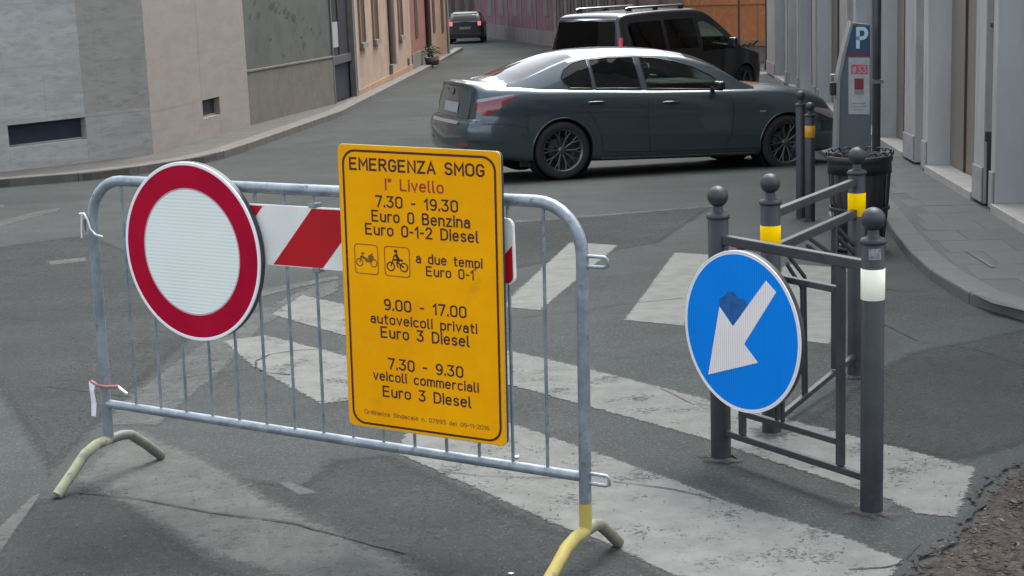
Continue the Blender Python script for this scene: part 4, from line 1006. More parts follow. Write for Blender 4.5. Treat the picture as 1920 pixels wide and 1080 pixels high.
MB().prism(arrow, -.0026, -.0012).build('white_arrow', M_arrow, sbl)
blob = [(-.10, .075), (-.104, .10), (-.075, .115), (-.06, .135), (-.03, .135), (-.012, .118), (.02, .115), (.035, .098), (.015, .07), (-.01, .045), (-.036, .018), (-.07, .05)]
MB().prism(blob, -.0019, -.0012).build('sticker_residue', M_bluedark, sbl)
for z_ in (.13, -.13): MB().box((-.05, .032, z_), (.28, .022, .025)).build('back_bracket', M_galv, sbl)

# ------------------------------------------------------------ litter bin
p = G(1611, 470); p.z = zg(p.y)
bn = empty('litter_bin', p, 0, 'black slatted iron litter bin with scalloped rim beside the pavement edge', 'litter bin')
K = 1.0
MB().lathe([(.215, .62), (.222, .625), (.222, .645), (.215, .66), (.205, .66), (.205, .545), (.215, .54), (.212, .60)], 36, closed=True).build('rim_band', M_binblack, bn)
for i in range(18):
    a = 2 * math.pi * i / 18; c = Vector((.22 * math.cos(a), .22 * math.sin(a), .665)); pts = [c + Vector((-math.sin(a), math.cos(a), 0)) * .03 * math.cos(t_) + Vector((0, 0, .022 * math.sin(t_))) for t_ in [math.pi * j / 6 for j in range(7)]]
    MB().tube(pts, .006, 6).build('scallop', M_binblack, bn)
for i in range(20):
    a = 2 * math.pi * i / 20; t_ = Vector((-math.sin(a), math.cos(a), 0)); vs = []
    for r_, z in ((.208, .55), (.192, .30), (.165, .03)):
        for ww in (-.011, .011): vs.append(Vector((r_ * math.cos(a), r_ * math.sin(a), z)) + t_ * ww)
        for ww in (-.011, .011): vs.append(Vector(((r_ - .005) * math.cos(a), (r_ - .005) * math.sin(a), z)) + t_ * ww)
    fs = []
    for j in (0, 1): o = 4 * j; fs += [(o, o + 1, o + 5, o + 4), (o + 2, o + 6, o + 7, o + 3), (o, o + 4, o + 6, o + 2), (o + 1, o + 3, o + 7, o + 5)]
    MB().add(vs, fs).build('slat', M_binblack, bn)
for z, r_ in ((.30, .199), (.03, .172)): MB().lathe([(r_, z - .012), (r_ + .004, z - .01), (r_ + .004, z + .01), (r_, z + .012), (r_ - .006, z + .012), (r_ - .006, z - .012)], 32, closed=True).build('hoop', M_binblack, bn)
MB().lathe([(0, .025), (.165, .025), (.165, .04), (0, .04)], 28).build('base', M_binblack, bn)
MB().lathe([(.02, -.02), (.05, -.02), (.05, .025), (.02, .03)], 16).build('stem', M_binblack, bn)
MB().lathe([(0, .06), (.14, .06), (.155, .3), (.17, .58), (.165, .58), (.135, .08), (0, .07)], 24).build('liner', mat('dark_grey_bin_liner', (.03, .03, .033), rough=.6), bn)

# ------------------------------------------------------------ parking meter and the pole beside it
yM = 12.35; dM = ray(1605, 420); pM = Vector((dM.x / dM.y * yM, yM, zg(yM) + .06))
Nf = Vector((0, -1, 0))
pmet = empty('parking_meter', pM, R(-6), 'grey blue parking meter with blue P panel and pale notice behind the bin', 'parking meter')
def mx(px, py):                 # local x,z of the meter's side panel at picture point
    P = onplane(px, py, pM + Vector((0, -.11, 0)), Vector((0, 1, 0))); return P.x - pM.x, P.z - pM.z
prof = [mx(1571, 430), mx(1573, 290), mx(1576, 150), mx(1586, 100), mx(1602, 42), mx(1634, 46), mx(1636, 290), mx(1636, 430)]
prof[0] = (prof[0][0], -.02); prof[-1] = (prof[-1][0], -.02)
MB().prism(prof, -.11, .11).build('cabinet', M_meter, pmet, bevel=.008)
fr_ = [mx(1569, 300), mx(1573, 150), mx(1583, 100), mx(1599, 40), mx(1603, 43), mx(1589, 101), mx(1579, 152), mx(1576, 300)]
MB().prism(fr_, -.118, .118).build('front_edge', M_meterl, pmet, bevel=.002)
MB().prism([mx(1590, 96), mx(1603, 48), mx(1633.5, 49), mx(1633.5, 96)], -.1125, -.1102).build('blue_panel', M_meterb, pmet)
MB().prism([mx(1588, 105), mx(1590, 96.5), mx(1633.5, 96.5), mx(1633.5, 105)], -.1125, -.1102).build('magenta_strip', M_magenta, pmet)
MB().prism([mx(1594, 214), mx(1594, 108), mx(1633, 108), mx(1633, 214)], -.1125, -.1102).build('notice', M_notice, pmet)
MB().prism([mx(1599, 139), mx(1599, 121), mx(1629, 121), mx(1629, 139)], -.1135, -.1126).build('pink_block', M_pink, pmet)
MB().prism([mx(1605, 168), mx(1605, 147), mx(1622, 147), mx(1622, 168)], -.1135, -.1126).build('maroon_block', M_maroon, pmet)
MB().prism([mx(1605, 177), mx(1605, 169), mx(1622, 169), mx(1622, 177)], -.1135, -.1126).build('grey_block', M_greyp, pmet)
for yy, xa, xb in ((194, 1601, 1626), (200, 1604, 1628), (206, 1602, 1624)):
    a, b_ = mx(xa, yy), mx(xb, yy); MB().prism([(a[0], a[1] - .003), (a[0], a[1] + .003), (b_[0], a[1] + .003), (b_[0], a[1] - .003)], -.1135, -.1126).build('print_line', M_greyp, pmet)
a, b_ = mx(1608, 88), mx(1631, 53); sign_text('letter_p', 'P', a[0], b_[0], (a[1] + b_[1]) / 2, b_[1] - a[1], M_lblue, pmet, -.1140, weight=.2)
a, b_ = mx(1601, 137), mx(1627, 124); sign_text('price_figures', '#33', a[0], b_[0], (a[1] + b_[1]) / 2, b_[1] - a[1], M_notice, pmet, -.1142, weight=.13)
MB().box((mx(1567, 168)[0], -.02, mx(1567, 168)[1]), (.04, .10, .10)).build('card_slot', M_black, pmet, bevel=.006)
MB().box((mx(1567, 180)[0] + .0, -.02, mx(1567, 160)[1] + .07), (.035, .08, .02)).build('slot_hood', M_meterl, pmet, bevel=.004)
MB().box(((prof[0][0] + prof[-1][0]) / 2, 0, .0), (.34, .30, .05)).build('plinth', M_conc, pmet, bevel=.006)
dP = ray(1642, 420); pP = Vector((dP.x / dP.y * 12.6, 12.6, zg(12.6) + .06))
pol = empty('sign_pole', pP, 0, 'tall blue grey steel pole just right of the parking meter', 'pole')
MB().lathe([(.033, -.05), (.033, 3.4), (.028, 3.42), (0, 3.43)], 16).build('shaft', M_pole, pol)
MB().lathe([(.05, -.02), (.05, .03), (.034, .05)], 16).build('foot_collar', M_pole, pol)
MB().box((0, -.03, 1.05), (.09, .03, .03)).build('clamp', M_galv, pol)

# ------------------------------------------------------------ vehicles
def interp(pts): xs = [p[0] for p in pts]; ys = [p[1] for p in pts]; return lambda x: float(np.interp(x, xs, ys))
def smooth_fn(pts):
    """monotone cubic through points"""
    xs = np.array([p[0] for p in pts], float); ys = np.array([p[1] for p in pts], float); d = np.diff(ys) / np.diff(xs); m = np.zeros(len(xs)); m[0], m[-1] = d[0], d[-1]
    for i in range(1, len(xs) - 1): m[i] = 0 if d[i - 1] * d[i] <= 0 else 2 * d[i - 1] * d[i] / (d[i - 1] + d[i])
    def f(x):
        x = min(max(x, xs[0]), xs[-1]); i = min(int(np.searchsorted(xs, x, 'right')) - 1, len(xs) - 2); h = xs[i + 1] - xs[i]; t = (x - xs[i]) / h
        return float((2 * t ** 3 - 3 * t * t + 1) * ys[i] + (t ** 3 - 2 * t * t + t) * h * m[i] + (-2 * t ** 3 + 3 * t * t) * ys[i + 1] + (t ** 3 - t * t) * h * m[i + 1])
    return f
def catmull(P, per):
    out = []; n = len(P)
    for i in range(n - 1):
        p0, p1, p2, p3 = P[max(i - 1, 0)], P[i], P[i + 1], P[min(i + 2, n - 1)]
        for k in range(per):
            t = k / per; out.append(tuple(.5 * ((2 * p1[a]) + (-p0[a] + p2[a]) * t + (2 * p0[a] - 5 * p1[a] + 4 * p2[a] - p3[a]) * t * t + (-p0[a] + 3 * p1[a] - 3 * p2[a] + p3[a]) * t ** 3) for a in (0, 1)))
    out.append(P[-1]); return out
def in_poly(x, z, P): return inside(x, z, P)
def near_on(x, z, P):
    best = None
    for i in range(len(P)):
        (ax, az), (bx, bz) = P[i], P[(i + 1) % len(P)]; l2 = (bx - ax) ** 2 + (bz - az) ** 2; t = max(0, min(1, ((x - ax) * (bx - ax) + (z - az) * (bz - az)) / l2)); px, pz = ax + t * (bx - ax), az + t * (bz - az); d = math.hypot(px - x, pz - z)
        if best is None or d < best[0]: best = (d, px, pz)
    return best[1], best[2]
def shell(Xs, sec, ymin, holes, xmap=None, K0=0, K1=999, cap0=True, cap1=True, capbulge=.05):
    """half sections mirrored into a body; holes = [(key, polygon in x,z)] cut crisply out of the sides.
    returns {'body': MB, key: MB}"""
    S = [sec(X) for X in Xs]; n = len(S[0]); V = [[Vector((X, y, z)) for y, z in s] for X, s in zip(Xs, S)]
    ni = len(Xs); cls = {}
    for i in range(ni - 1):
        for k in range(n - 1):
            c = (V[i][k] + V[i + 1][k] + V[i][k + 1] + V[i + 1][k + 1]) / 4; cls[i, k] = 'body'
            if K0 <= k < K1 and c.y > ymin:
                for key, P in holes:
                    if in_poly(c.x, c.z, P): cls[i, k] = key; break
    HP = dict(holes)
    for i in range(ni):
        for k in range(n):
            ks = {cls[a, b] for a in (i - 1, i) for b in (k - 1, k) if (a, b) in cls}
            if len(ks) > 1:
                key = [z for z in ks if z != 'body'][0]; v = V[i][k]; x, z = near_on(v.x, v.z, HP[key]); s = sec(x); ss = s[K0:min(K1, n - 1) + 1]
                zs = [p[1] for p in ss]; ys = [p[0] for p in ss]
                if min(zs) <= z <= max(zs) and math.hypot(x - v.x, z - v.z) < .07:
                    o = np.argsort(zs); V[i][k] = Vector((x, float(np.interp(z, np.array(zs)[o], np.array(ys)[o])), z))
    out = {}
    def put(key, quad, side):
        b = out.setdefault(key if key == 'body' else (key, side), {'v': [], 'f': [], 'idx': {}})
        ids = []
        for (i, k) in quad:
            kk = (i, k, side)
            if kk not in b['idx']:
                v = V[i][k]; w = xmap(v) if xmap else v; b['idx'][kk] = len(b['v']); b['v'].append(Vector((w.x, w.y * side, w.z)))
            ids.append(b['idx'][kk])
        b['f'].append(tuple(ids if side > 0 else ids[::-1]))
    for (i, k), key in cls.items():
        for side in (1, -1): put(key, [(i, k), (i + 1, k), (i + 1, k + 1), (i, k + 1)], side)
    for flag, i, dirn in ((cap0, 0, -1), (cap1, ni - 1, 1)):
        if not flag: continue
        b = out['body']; NC = 10; base = len(b['v'])
        for k in range(n):
            v = V[i][k]
            for j in range(NC + 1):
                y = v.y * (1 - 2 * j / NC); w = Vector((v.x + dirn * capbulge * (1 - (1 - 2 * j / NC) ** 2) * (1 if v.y > .05 else 0), y, v.z))
                if xmap: w = xmap(w)
                b['v'].append(w)
        for k in range(n - 1):
            for j in range(NC): o = base + k * (NC + 1) + j; b['f'].append((o, o + 1, o + NC + 2, o + NC + 1))
    return out
def finish(b, name, m, parent, flip=False):
    me = bpy.data.meshes.new(name); me.from_pydata([tuple(v) for v in b['v']], [], b['f']); me.update(); bm = bmesh.new(); bm.from_mesh(me)
    bmesh.ops.remove_doubles(bm, verts=bm.verts, dist=.0005); bmesh.ops.recalc_face_normals(bm, faces=bm.faces)
    for f in bm.faces: f.smooth = True
    for e_ in bm.edges:
        if len(e_.link_faces) == 2 and e_.calc_face_angle(0) > R(38): e_.smooth = False
    bm.to_mesh(me); bm.free(); me.materials.append(m); o = bpy.data.objects.new(name, me); COL.objects.link(o); o.parent = parent; return o
def bvh(*os):
    vs, fs = [], []
    for o in os:
        n = len(vs); vs += [v.co.copy() for v in o.data.vertices]; fs += [tuple(i + n for i in p.vertices) for p in o.data.polygons]
    return BVHTree.FromPolygons(vs, fs)
def patch(tree, name, top, bot, frm, m, parent, d=Vector((0, 1, 0)), off=.004, nx=16, nz=4, thick=0):
    """skin laid on the body: top/bot are lists of points (3D) seen along direction d"""
    def samp(P, t):
        P = [Vector(p) for p in P]; L = [0]
        for a, b in zip(P, P[1:]): L.append(L[-1] + (b - a).length)
        s = t * L[-1]
        for i in range(len(P) - 1):
            if s <= L[i + 1] + 1e-9: return P[i].lerp(P[i + 1], (s - L[i]) / max(1e-9, L[i + 1] - L[i]))
        return P[-1]
    vs = []; nrm = []
    for i in range(nx + 1):
        a, b = samp(top, i / nx), samp(bot, i / nx)
        for k in range(nz + 1):
            p = a.lerp(b, k / nz); h = tree.ray_cast(p - d * 4, d)
            if h[0] is None: h = tree.find_nearest(p)
            nn_ = h[1] if h[1].dot(d) < 0 else -h[1]
            vs.append(h[0] + nn_ * off)
    mb = MB(); w = nz + 1
    mb.add(vs, [(i * w + k, (i + 1) * w + k, (i + 1) * w + k + 1, i * w + k + 1) for i in range(nx) for k in range(nz)], True)
    return mb.build(name, m, parent)
def seam(tree, name, pts, w, m, parent, d=Vector((0, 1, 0)), off=.0015):
    P = []
    for a, b in zip(pts, pts[1:]):
        a, b = Vector(a), Vector(b); n = max(2, int((b - a).length / .05)); P += [a.lerp(b, i / n) for i in range(n)]
    P.append(Vector(pts[-1])); vs = []
    for i, p in enumerate(P):
        t = (P[min(i + 1, len(P) - 1)] - P[max(i - 1, 0)]).normalized(); s = t.cross(d).normalized() * w / 2
        for k in (-1, 1):
            h = tree.ray_cast(p + s * k - d * 4, d)
            if h[0] is None: h = tree.find_nearest(p + s * k)
            nn_ = h[1] if h[1].dot(d) < 0 else -h[1]; vs.append(h[0] + nn_ * off)
    return MB().add(vs, [(2 * i, 2 * i + 1, 2 * i + 3, 2 * i + 2) for i in range(len(P) - 1)], True).build(name, m, parent)
def wheel(parent, c, side, r=.33, wd=.22, spokes=10, rimm=None):
    """c = centre, side = -1 for the outer face towards -y"""
    rr = .70 * r / .33 * .33; rr = r * .72
    Mx = Matrix.Rotation(R(90), 3, 'X') if side < 0 else Matrix.Rotation(R(-90), 3, 'X')      # local z -> outward
    h = wd / 2
    hub = MB().lathe([(0, h * .55), (.035, h * .55), (.06, h * .35), (.07, h * .1), (.07, -h * .5)], 20, M=Mx).build('wheel', rimm or M_rim, parent); hub.location = c
    MB().lathe([(rr, -h * .85), (r * .90, -h), (r * .985, -h * .8), (r, -h * .4), (r, h * .4), (r * .985, h * .8), (r * .90, h), (rr + .008, h * .86), (rr, h * .8)], 48, M=Mx).build('tyre', M_tyre, hub)
    MB().lathe([(rr + .004, h * .88), (rr - .012, h * .84), (rr - .02, h * .4), (rr - .03, -h * .6), (.06, -h * .6)], 48, M=Mx).build('rim', rimm or M_rim, hub)
    MB().lathe([(.0, -.02), (.14, -.02), (.15, -.03), (.15, -.045)], 32, M=Mx).build('brake_disc', M_steel if False else M_iron2, hub)
    for i in range(spokes):
        a = 2 * math.pi * i / spokes; b = MB(); d = Vector((math.cos(a), math.sin(a), 0)); t = Vector((-d.y, d.x, 0))
        for sgn in (-1, 1):
            p0 = d * .045 + Vector((0, 0, h * .45)); p1 = d * (rr * .62) + Vector((0, 0, h * .62)) + t * sgn * .004; p2 = d * (rr - .012) + Vector((0, 0, h * .70)) + t * sgn * .028
            pts = [Mx @ p for p in (p0, p1, p2)]; b.tube(pts, [.012, .009, .008], 6)
        b.build('spoke', rimm or M_rim, hub)
    return hub
def tubering(name, P, r, m, parent): return MB().tube(P, r, 6, closed=True).build(name, m, parent)

# --- dark grey saloon; origin on the ground below the rear axle, +x forward
car = empty('parked_saloon', (0.355, 19.07, -.565), 0, 'dark grey metallic saloon car parked across the mouth of the street', 'car')
car.rotation_euler = (0, .036, .3191)
Wf = smooth_fn([(-1.12, .70), (-1.09, .78), (-1.0, .84), (-.8, .885), (-.4, .915), (.2, .923), (2.6, .923), (3.2, .905), (3.5, .85), (3.65, .76), (3.72, .64)])
zb_ = smooth_fn([(-1.12, .30), (-.7, .24), (-.3, .20), (2.6, .19), (3.2, .20), (3.72, .24)])
zs_ = smooth_fn([(-1.12, .98), (-.6, 1.005), (0, 1.0), (1.2, .965), (2.4, .95), (3.0, .90), (3.5, .80), (3.72, .66)])
zt_ = smooth_fn([(-1.12, 1.105), (-1.0, 1.118), (-.5, 1.115), (-.2, 1.08), (1.0, 1.05), (2.3, 1.03), (2.7, 1.03), (3.2, .985), (3.5, .90), (3.64, .82), (3.72, .72)])
def sec_body(X):
    w, b0, s_, t_ = Wf(X), zb_(X), zs_(X), zt_(X)
    return catmull([(.60 * w, b0 + .02), (.90 * w, b0), (.965 * w, b0 + .05), (.985 * w, b0 + .16), (1.0 * w, .48), (.994 * w, .60), (.982 * w, .70 * s_ + .02), (.984 * w, s_ - .14), (.945 * w, s_ - .03), (.88 * w, s_ + .35 * (t_ - s_)), (.70 * w, t_ - .02), (.35 * w, t_ - .003), (0, t_)], 3)
def xmap_car(v):
    e_ = 0
    if v.x < -.45:
        z = v.z; o = float(np.interp(z, [.2, .34, .60, .665, .70, 1.0, 1.06, 1.12], [.06, .0, -.01, .01, .085, .135, .12, .085])); e_ = o * min(1, (-.45 - v.x) / .5)
    if v.x > 3.2: e_ = -float(np.interp(v.z, [.2, .4, .55, .75], [.03, 0, .0, .10])) * min(1, (v.x - 3.2) / .45)
    return Vector((v.x + e_, v.y, v.z))
RW, WB = .368, 2.888
circ = lambda cx, cz, r: [(cx + r * math.cos(2 * math.pi * i / 72), cz + r * math.sin(2 * math.pi * i / 72)) for i in range(72)]
Xs = [-1.12, -1.11, -1.09, -1.06, -1.02] + [round(-.99 + .033 * i, 3) for i in range(142)] + [3.70, 3.72]
Xs = sorted(set(x for x in Xs if x <= 3.72))
P1, P2 = circ(0, .335, RW), circ(WB, .335, RW)
sh = shell(Xs, sec_body, .55, [('a1', P1), ('a2', P2)], xmap_car, 0, 26)
body = finish(sh['body'], 'body', M_car, car)
# greenhouse
zr_ = smooth_fn([(-.62, 1.105), (-.5, 1.135), (-.3, 1.21), (0, 1.33), (.25, 1.412), (.55, 1.455), (.9, 1.468), (1.25, 1.458), (1.5, 1.432), (1.75, 1.375), (2.0, 1.265), (2.2, 1.155), (2.38, 1.055), (2.48, 1.02)])
def sec_gh(X):
    wb = Wf(X) * .90; zb = zs_(X) + .02 ; zr = zr_(X); h = max(0.0, min(1.0, (zr - zb) / .46)); wr = wb - .06 - .225 * h ** 1.2; zrl = zb + (zr - zb) * .88 - .0
    P = []
    for k in range(13):
        t = k / 12; P.append((wb + (wr - wb) * t + .018 * 4 * t * (1 - t) * h, zb - .03 + (zrl - zb + .03) * t))
    c = catmull([P[-1], (wr - .045, zr - .018 - .02 * h), (wr * .72, zr - .004), (wr * .36, zr + .010), (0, zr + .014)], 3)
    return P + c[1:]
win_r = [(.125, 1.04), (.05, 1.10), (.03, 1.16), (.08, 1.24), (.20, 1.315), (.33, 1.345), (.39, 1.35), (.40, 1.03)]
win_m = [(.44, 1.03), (.43, 1.345), (.65, 1.37), (.98, 1.375), (1.01, 1.02)]
win_f = [(1.08, 1.015), (1.06, 1.37), (1.25, 1.36), (1.5, 1.32), (1.72, 1.255), (1.95, 1.14), (2.06, 1.03), (2.04, .985), (1.6, 1.0)]
Xg = [round(-.62 + .03 * i, 3) for i in range(111)]; Xg = [x for x in Xg if x <= 2.46] + [2.48]; Xg = sorted(set(Xg))
def xmap_gh(v):
    wb = max(.05, Wf(v.x) * .9); f = 1 - min(1, abs(v.y) / (wb * .8)) ** 2; r_ = 0 if f < 0 else f
    return Vector((v.x + (.15 * max(0, min(1, (v.x - 1.2) / .8)) - .13 * max(0, min(1, (.5 - v.x) / .8))) * r_, v.y, v.z))
sg = shell(Xg, sec_gh, .3, [('rear_quarter', win_r), ('rear_side', win_m), ('front_side', win_f)], xmap_gh, 0, 12, False, False)
# split roof part: windscreen and rear window out of 'body'
def split(b, test):
    o = {'v': b['v'], 'f': []}; keep = []
    for f in b['f']:
        c = sum((b['v'][i] for i in f), Vector()) / len(f); (o['f'] if test(c, f) else keep).append(f)
    b['f'] = keep; return {'v': list(b['v']), 'f': o['f']}
def roofpart(c):
    X = c.x; s = sec_gh(min(max(X, -.6), 2.46)); return abs(c.y) < s[12][0] - .062 and c.z > s[12][1] - .02
ws = split(sg['body'], lambda c, f: roofpart(c) and 1.45 < c.x < 2.60)
rw_ = split(sg['body'], lambda c, f: roofpart(c) and -.60 < c.x < .22)
roof = finish(sg['body'], 'roof', M_car, car)
finish(ws, 'windscreen', M_glx, car); finish(rw_, 'rear_window', M_gld, car)
for sd_ in (1, -1):
    for key, m_ in (('rear_quarter', M_gld), ('rear_side', M_gld), ('front_side', M_glf)): finish(sg[key, sd_], 'side_window', m_, car)
def side_pts(P, secf, K, dy=.004, sgn=-1):
    out = []
    for x, z in P:
        s = secf(x)[:K]; zs = np.array([p[1] for p in s]); ys = np.array([p[0] for p in s]); o = np.argsort(zs); out.append(Vector((x, sgn * (float(np.interp(z, zs[o], ys[o])) + dy), z)))
    return out
def dens(P, n=3):
    o = []
    for i in range(len(P)):
        a, b = P[i], P[(i + 1) % len(P)]
        for k in range(n): o.append((a[0] + (b[0] - a[0]) * k / n, a[1] + (b[1] - a[1]) * k / n))
    return o
for sgn in (-1, 1):
    for P in (win_r, win_m, win_f): tubering('window_seal', side_pts(dens(P), sec_gh, 13, .002, sgn), .007, M_trim, car)
for cx in (0, WB):
    for sgn in (-1, 1):
        A = [(cx + (RW + .004) * math.cos(a), .335 + (RW + .004) * math.sin(a)) for a in [R(-8) + R(196) * i / 40 for i in range(41)]]
        MB().tube(side_pts(A, sec_body, 27, -.002, sgn), .010, 6).build('arch_lip', M_car, car)
        Mx = Matrix.Rotation(R(90), 3, 'X')
        MB().lathe([(RW + .004, .15 * -sgn), (RW + .006, .165 * sgn), (.0, .165 * sgn)], 40, M=Mx, c=(cx, sgn * .745, .335)).build('wheel_well', M_black, car)
        wheel(car, (cx, sgn * .80, .333), sgn, .333, .23)
tree = bvh(body, roof); tb = bvh(body)
Y = Vector((0, 1, 0))
MB().box((1.1, 0, 1.055), (2.1, 1.30, .01)).build('interior_floor', M_seat, car)
for x_, y_ in ((.95, -.36), (.95, .36), (.05, -.36), (.05, .36)):
    st = MB().box((x_, y_, 1.10), (.14, .42, .16)).build('seat', M_seat, car, bevel=.03); MB().box((x_ - .02 + (.12 if x_ < .5 else 0), y_, 1.25 if x_ > .5 else 1.17), (.09, .24, .14 if x_ > .5 else .08)).build('head_rest', M_seat, st, bevel=.03)
MB().box((1.95, 0, 1.05), (.4, 1.2, .03)).build('dashboard', M_seat, car, bevel=.01)
MB().lathe([(.17, -.012), (.182, 0), (.17, .012), (.158, 0)], 28, closed=True, M=Matrix.Rotation(R(-65), 3, 'Y'), c=(1.50, .36, 1.10)).build('steering_wheel', M_black, car)
for sg_ in (-1, 1):
    d = Vector((0, -sg_, 0)) ; Yd = d
    yy = sg_ * 3
    sm_ = lambda pts: [(x, 0, z) for x, z in pts]
    # door gaps
    seam(tb, 'door_gap', sm_([(1.06, 1.0), (1.05, .7), (1.08, .30)]), .009, M_black, car, d)
    seam(tb, 'door_gap', sm_([(2.12, .96), (2.16, .7), (2.12, .45), (2.05, .30)]), .009, M_black, car, d)
    seam(tb, 'door_gap', sm_([(.12, 1.01), (.18, .88), (.36, .72), (.46, .50), (.50, .30)]), .009, M_black, car, d)
    seam(tb, 'sill_gap', sm_([(.48, .30), (1.5, .285), (2.5, .285)]), .009, M_black, car, d)
    seam(tb, 'bumper_gap', sm_([(-.95, .66), (-.7, .655), (-.42, .60)]), .008, M_black, car, d)
    seam(tb, 'bumper_gap', sm_([(3.22, .60), (3.5, .58)]), .008, M_black, car, d)
    seam(tb, 'body_crease', sm_([(-.9, .84), (0, .86), (1.5, .83), (2.9, .76)]), .006, M_trim, car, d, .0005) if False else None
    for hx, hz in ((.30, .875), (1.24, .855)):
        h_ = side_pts([(hx, hz), (hx + .04, hz + .006), (hx + .16, hz + .006), (hx + .21, hz)], sec_body, 27, .03, sg_); h_[0] = side_pts([(hx, hz)], sec_body, 27, .005, sg_)[0]; h_[-1] = side_pts([(hx + .21, hz)], sec_body, 27, .005, sg_)[0]
        MB().tube(h_, .012, 8).build('door_handle', M_car, car)
        patch(tb, 'handle_recess', sm_([(hx + .03, hz + .03), (hx + .18, hz + .03)]), sm_([(hx + .03, hz - .028), (hx + .18, hz - .028)]), None, M_black, car, d, .001, 6, 2)
    patch(tb, 'side_blinker', sm_([(2.50, .735), (2.58, .735)]), sm_([(2.50, .715), (2.58, .715)]), None, M_lampc, car, d, .004, 4, 1)
    # lower bright sill strip
    seam(tb, 'sill_strip', sm_([(.47, .232), (1.3, .232), (2.45, .235)]), .02, M_steel, car, d, .006)
    # tail lamp wrapping the corner
    dd = Vector((.55, -sg_ * .83, 0)).normalized()
    lo = Vector((dd.y, -dd.x, 0)) * (1 if sg_ < 0 else -1)
    def lp(x, z): return (x, sg_ * .88, z)
    patch(tb, 'tail_lamp', [lp(-1.10, .90), lp(-1.0, .915), (-.86, sg_ * .88, .94), (-.60, sg_ * .91, .975)], [lp(-1.10, .80), lp(-1.0, .755), (-.88, sg_ * .88, .75), (-.60, sg_ * .91, .965)], None, M_lamp, car, dd, .006, 20, 6)
    patch(tb, 'tail_lamp_top', [lp(-1.08, .925), lp(-.98, .94), (-.80, sg_ * .89, .965), (-.62, sg_ * .91, .985)], [lp(-1.08, .895), lp(-.98, .905), (-.80, sg_ * .89, .935), (-.62, sg_ * .91, .975)], None, M_lampc, car, dd, .008, 16, 2)
    patch(tb, 'head_lamp', [(3.2, sg_ * .88, .76), (3.45, sg_ * .8, .72), (3.62, sg_ * .7, .68)], [(3.25, sg_ * .88, .70), (3.45, sg_ * .8, .62), (3.62, sg_ * .7, .58)], None, M_lampc, car, Vector((-.6, -sg_ * .8, 0)).normalized(), .006, 12, 4)
    # mirror
    mr_ = MB().box((1.93, sg_ * .97, 1.04), (.10, .17, .11)).build('door_mirror', M_trim, car, bevel=.035); MB().box((1.92, sg_ * .87, 1.01), (.06, .12, .03)).build('mirror_arm', M_car, mr_, bevel=.008)
# rear details
Xd = Vector((1, 0, 0))
patch(tb, 'boot_panel', [(-1, -.60, 1.06), (-1, .60, 1.06)], [(-1, -.60, .70), (-1, .60, .70)], None, M_car, car, Xd, .005, 14, 6)
patch(tb, 'number_plate', [(-1, -.27, .87), (-1, .27, .87)], [(-1, -.27, .755), (-1, .27, .755)], None, M_plate, car, Xd, .012, 8, 2)
patch(tb, 'chrome_strip', [(-1, -.50, .668), (-1, .50, .668)], [(-1, -.50, .635), (-1, .50, .635)], None, M_lampc, car, Xd, .014, 12, 1)  # pale non-metal colour stands in for the chrome's bright reflection
seam(tb, 'bumper_gap', [(-1, -.80, .685), (-1, .80, .685)], .012, M_black, car, Xd, .003)
seam(tb, 'boot_gap', [(-1, -.62, .69), (-1, -.66, .9), (-1, -.64, 1.05)], .009, M_black, car, Xd, .006)
seam(tb, 'boot_gap', [(-1, .62, .69), (-1, .66, .9), (-1, .64, 1.05)], .009, M_black, car, Xd, .006)
for sg_ in (-1, 1):
    patch(tb, 'rear_reflector', [(-1, sg_ * .50, .44), (-1, sg_ * .76, .44)], [(-1, sg_ * .50, .405), (-1, sg_ * .76, .405)], None, M_lamp, car, Xd, .006, 6, 1)
    MB().tube([(-1.13, sg_ * .50, .235), (-.9, sg_ * .50, .235)], .035, 14).build('exhaust_pipe', M_steel, car)
    MB().box((-.42, sg_ * .80, .20), (.14, .012, .10)).build('mud_flap', M_trim, car)
bd = MB().lathe([(0, .004), (.036, .004), (.04, 0)], 20, M=Matrix.Rotation(R(-90), 3, 'Y'), c=(-1.055, 0, .985)).build('badge', M_steel, car)
MB().lathe([(0, .006), (.028, .006)], 20, M=Matrix.Rotation(R(-90), 3, 'Y')).build('badge_centre', M_meterb, bd)
MB().box((1.35, 0, .215), (2.2, 1.6, .03)).build('underbody', M_black, car)
MB().box((1.35, 0, .5), (2.0, 1.2, .5)).build('chassis', M_black, car)

# --- black van behind; origin on the ground below its rear, +x forward
van = empty('parked_van', (1.546, 30.476, zg(31.5)), .8069, 'black van with roof rails parked behind the grey saloon', 'van')
Wv = smooth_fn([(0, .84), (.05, .90), (.2, .935), (.6, .95), (3.9, .95), (4.4, .90), (4.65, .80), (4.76, .68)])
zrv = smooth_fn([(0, 1.74), (.08, 1.83), (.3, 1.87), (1.5, 1.90), (2.4, 1.89), (2.75, 1.82), (3.1, 1.62), (3.5, 1.32), (3.8, 1.11), (4.0, 1.04), (4.35, .97), (4.6, .87), (4.72, .75), (4.76, .66)])
def sec_van(X):
    w, zr = Wv(X), zrv(X); h = max(0, min(1, (zr - 1.08) / .7)); zrl = zr - .05 - .07 * h; P = []; b0 = .26
    for k in range(19):
        z = b0 + (zrl - b0) * k / 18; y = w * (.955 + .045 * min(1, (z - b0) / .35)); y -= .17 * max(0, (z - 1.12) / .7) ** 1.15 * (1 if h > 0 else 0); P.append((y, z))
    yr = P[-1][0]; c = catmull([P[-1], (yr - .045, zr - .025), (yr * .7, zr - .004), (yr * .35, zr + .006), (0, zr + .008)], 3)
    return [(w * .6, b0)] + P + c[1:]
vw1 = [(.28, 1.14), (.26, 1.62), (.36, 1.68), (1.30, 1.70), (1.32, 1.14)]
vw2 = [(1.42, 1.14), (1.40, 1.70), (2.32, 1.70), (2.34, 1.12)]
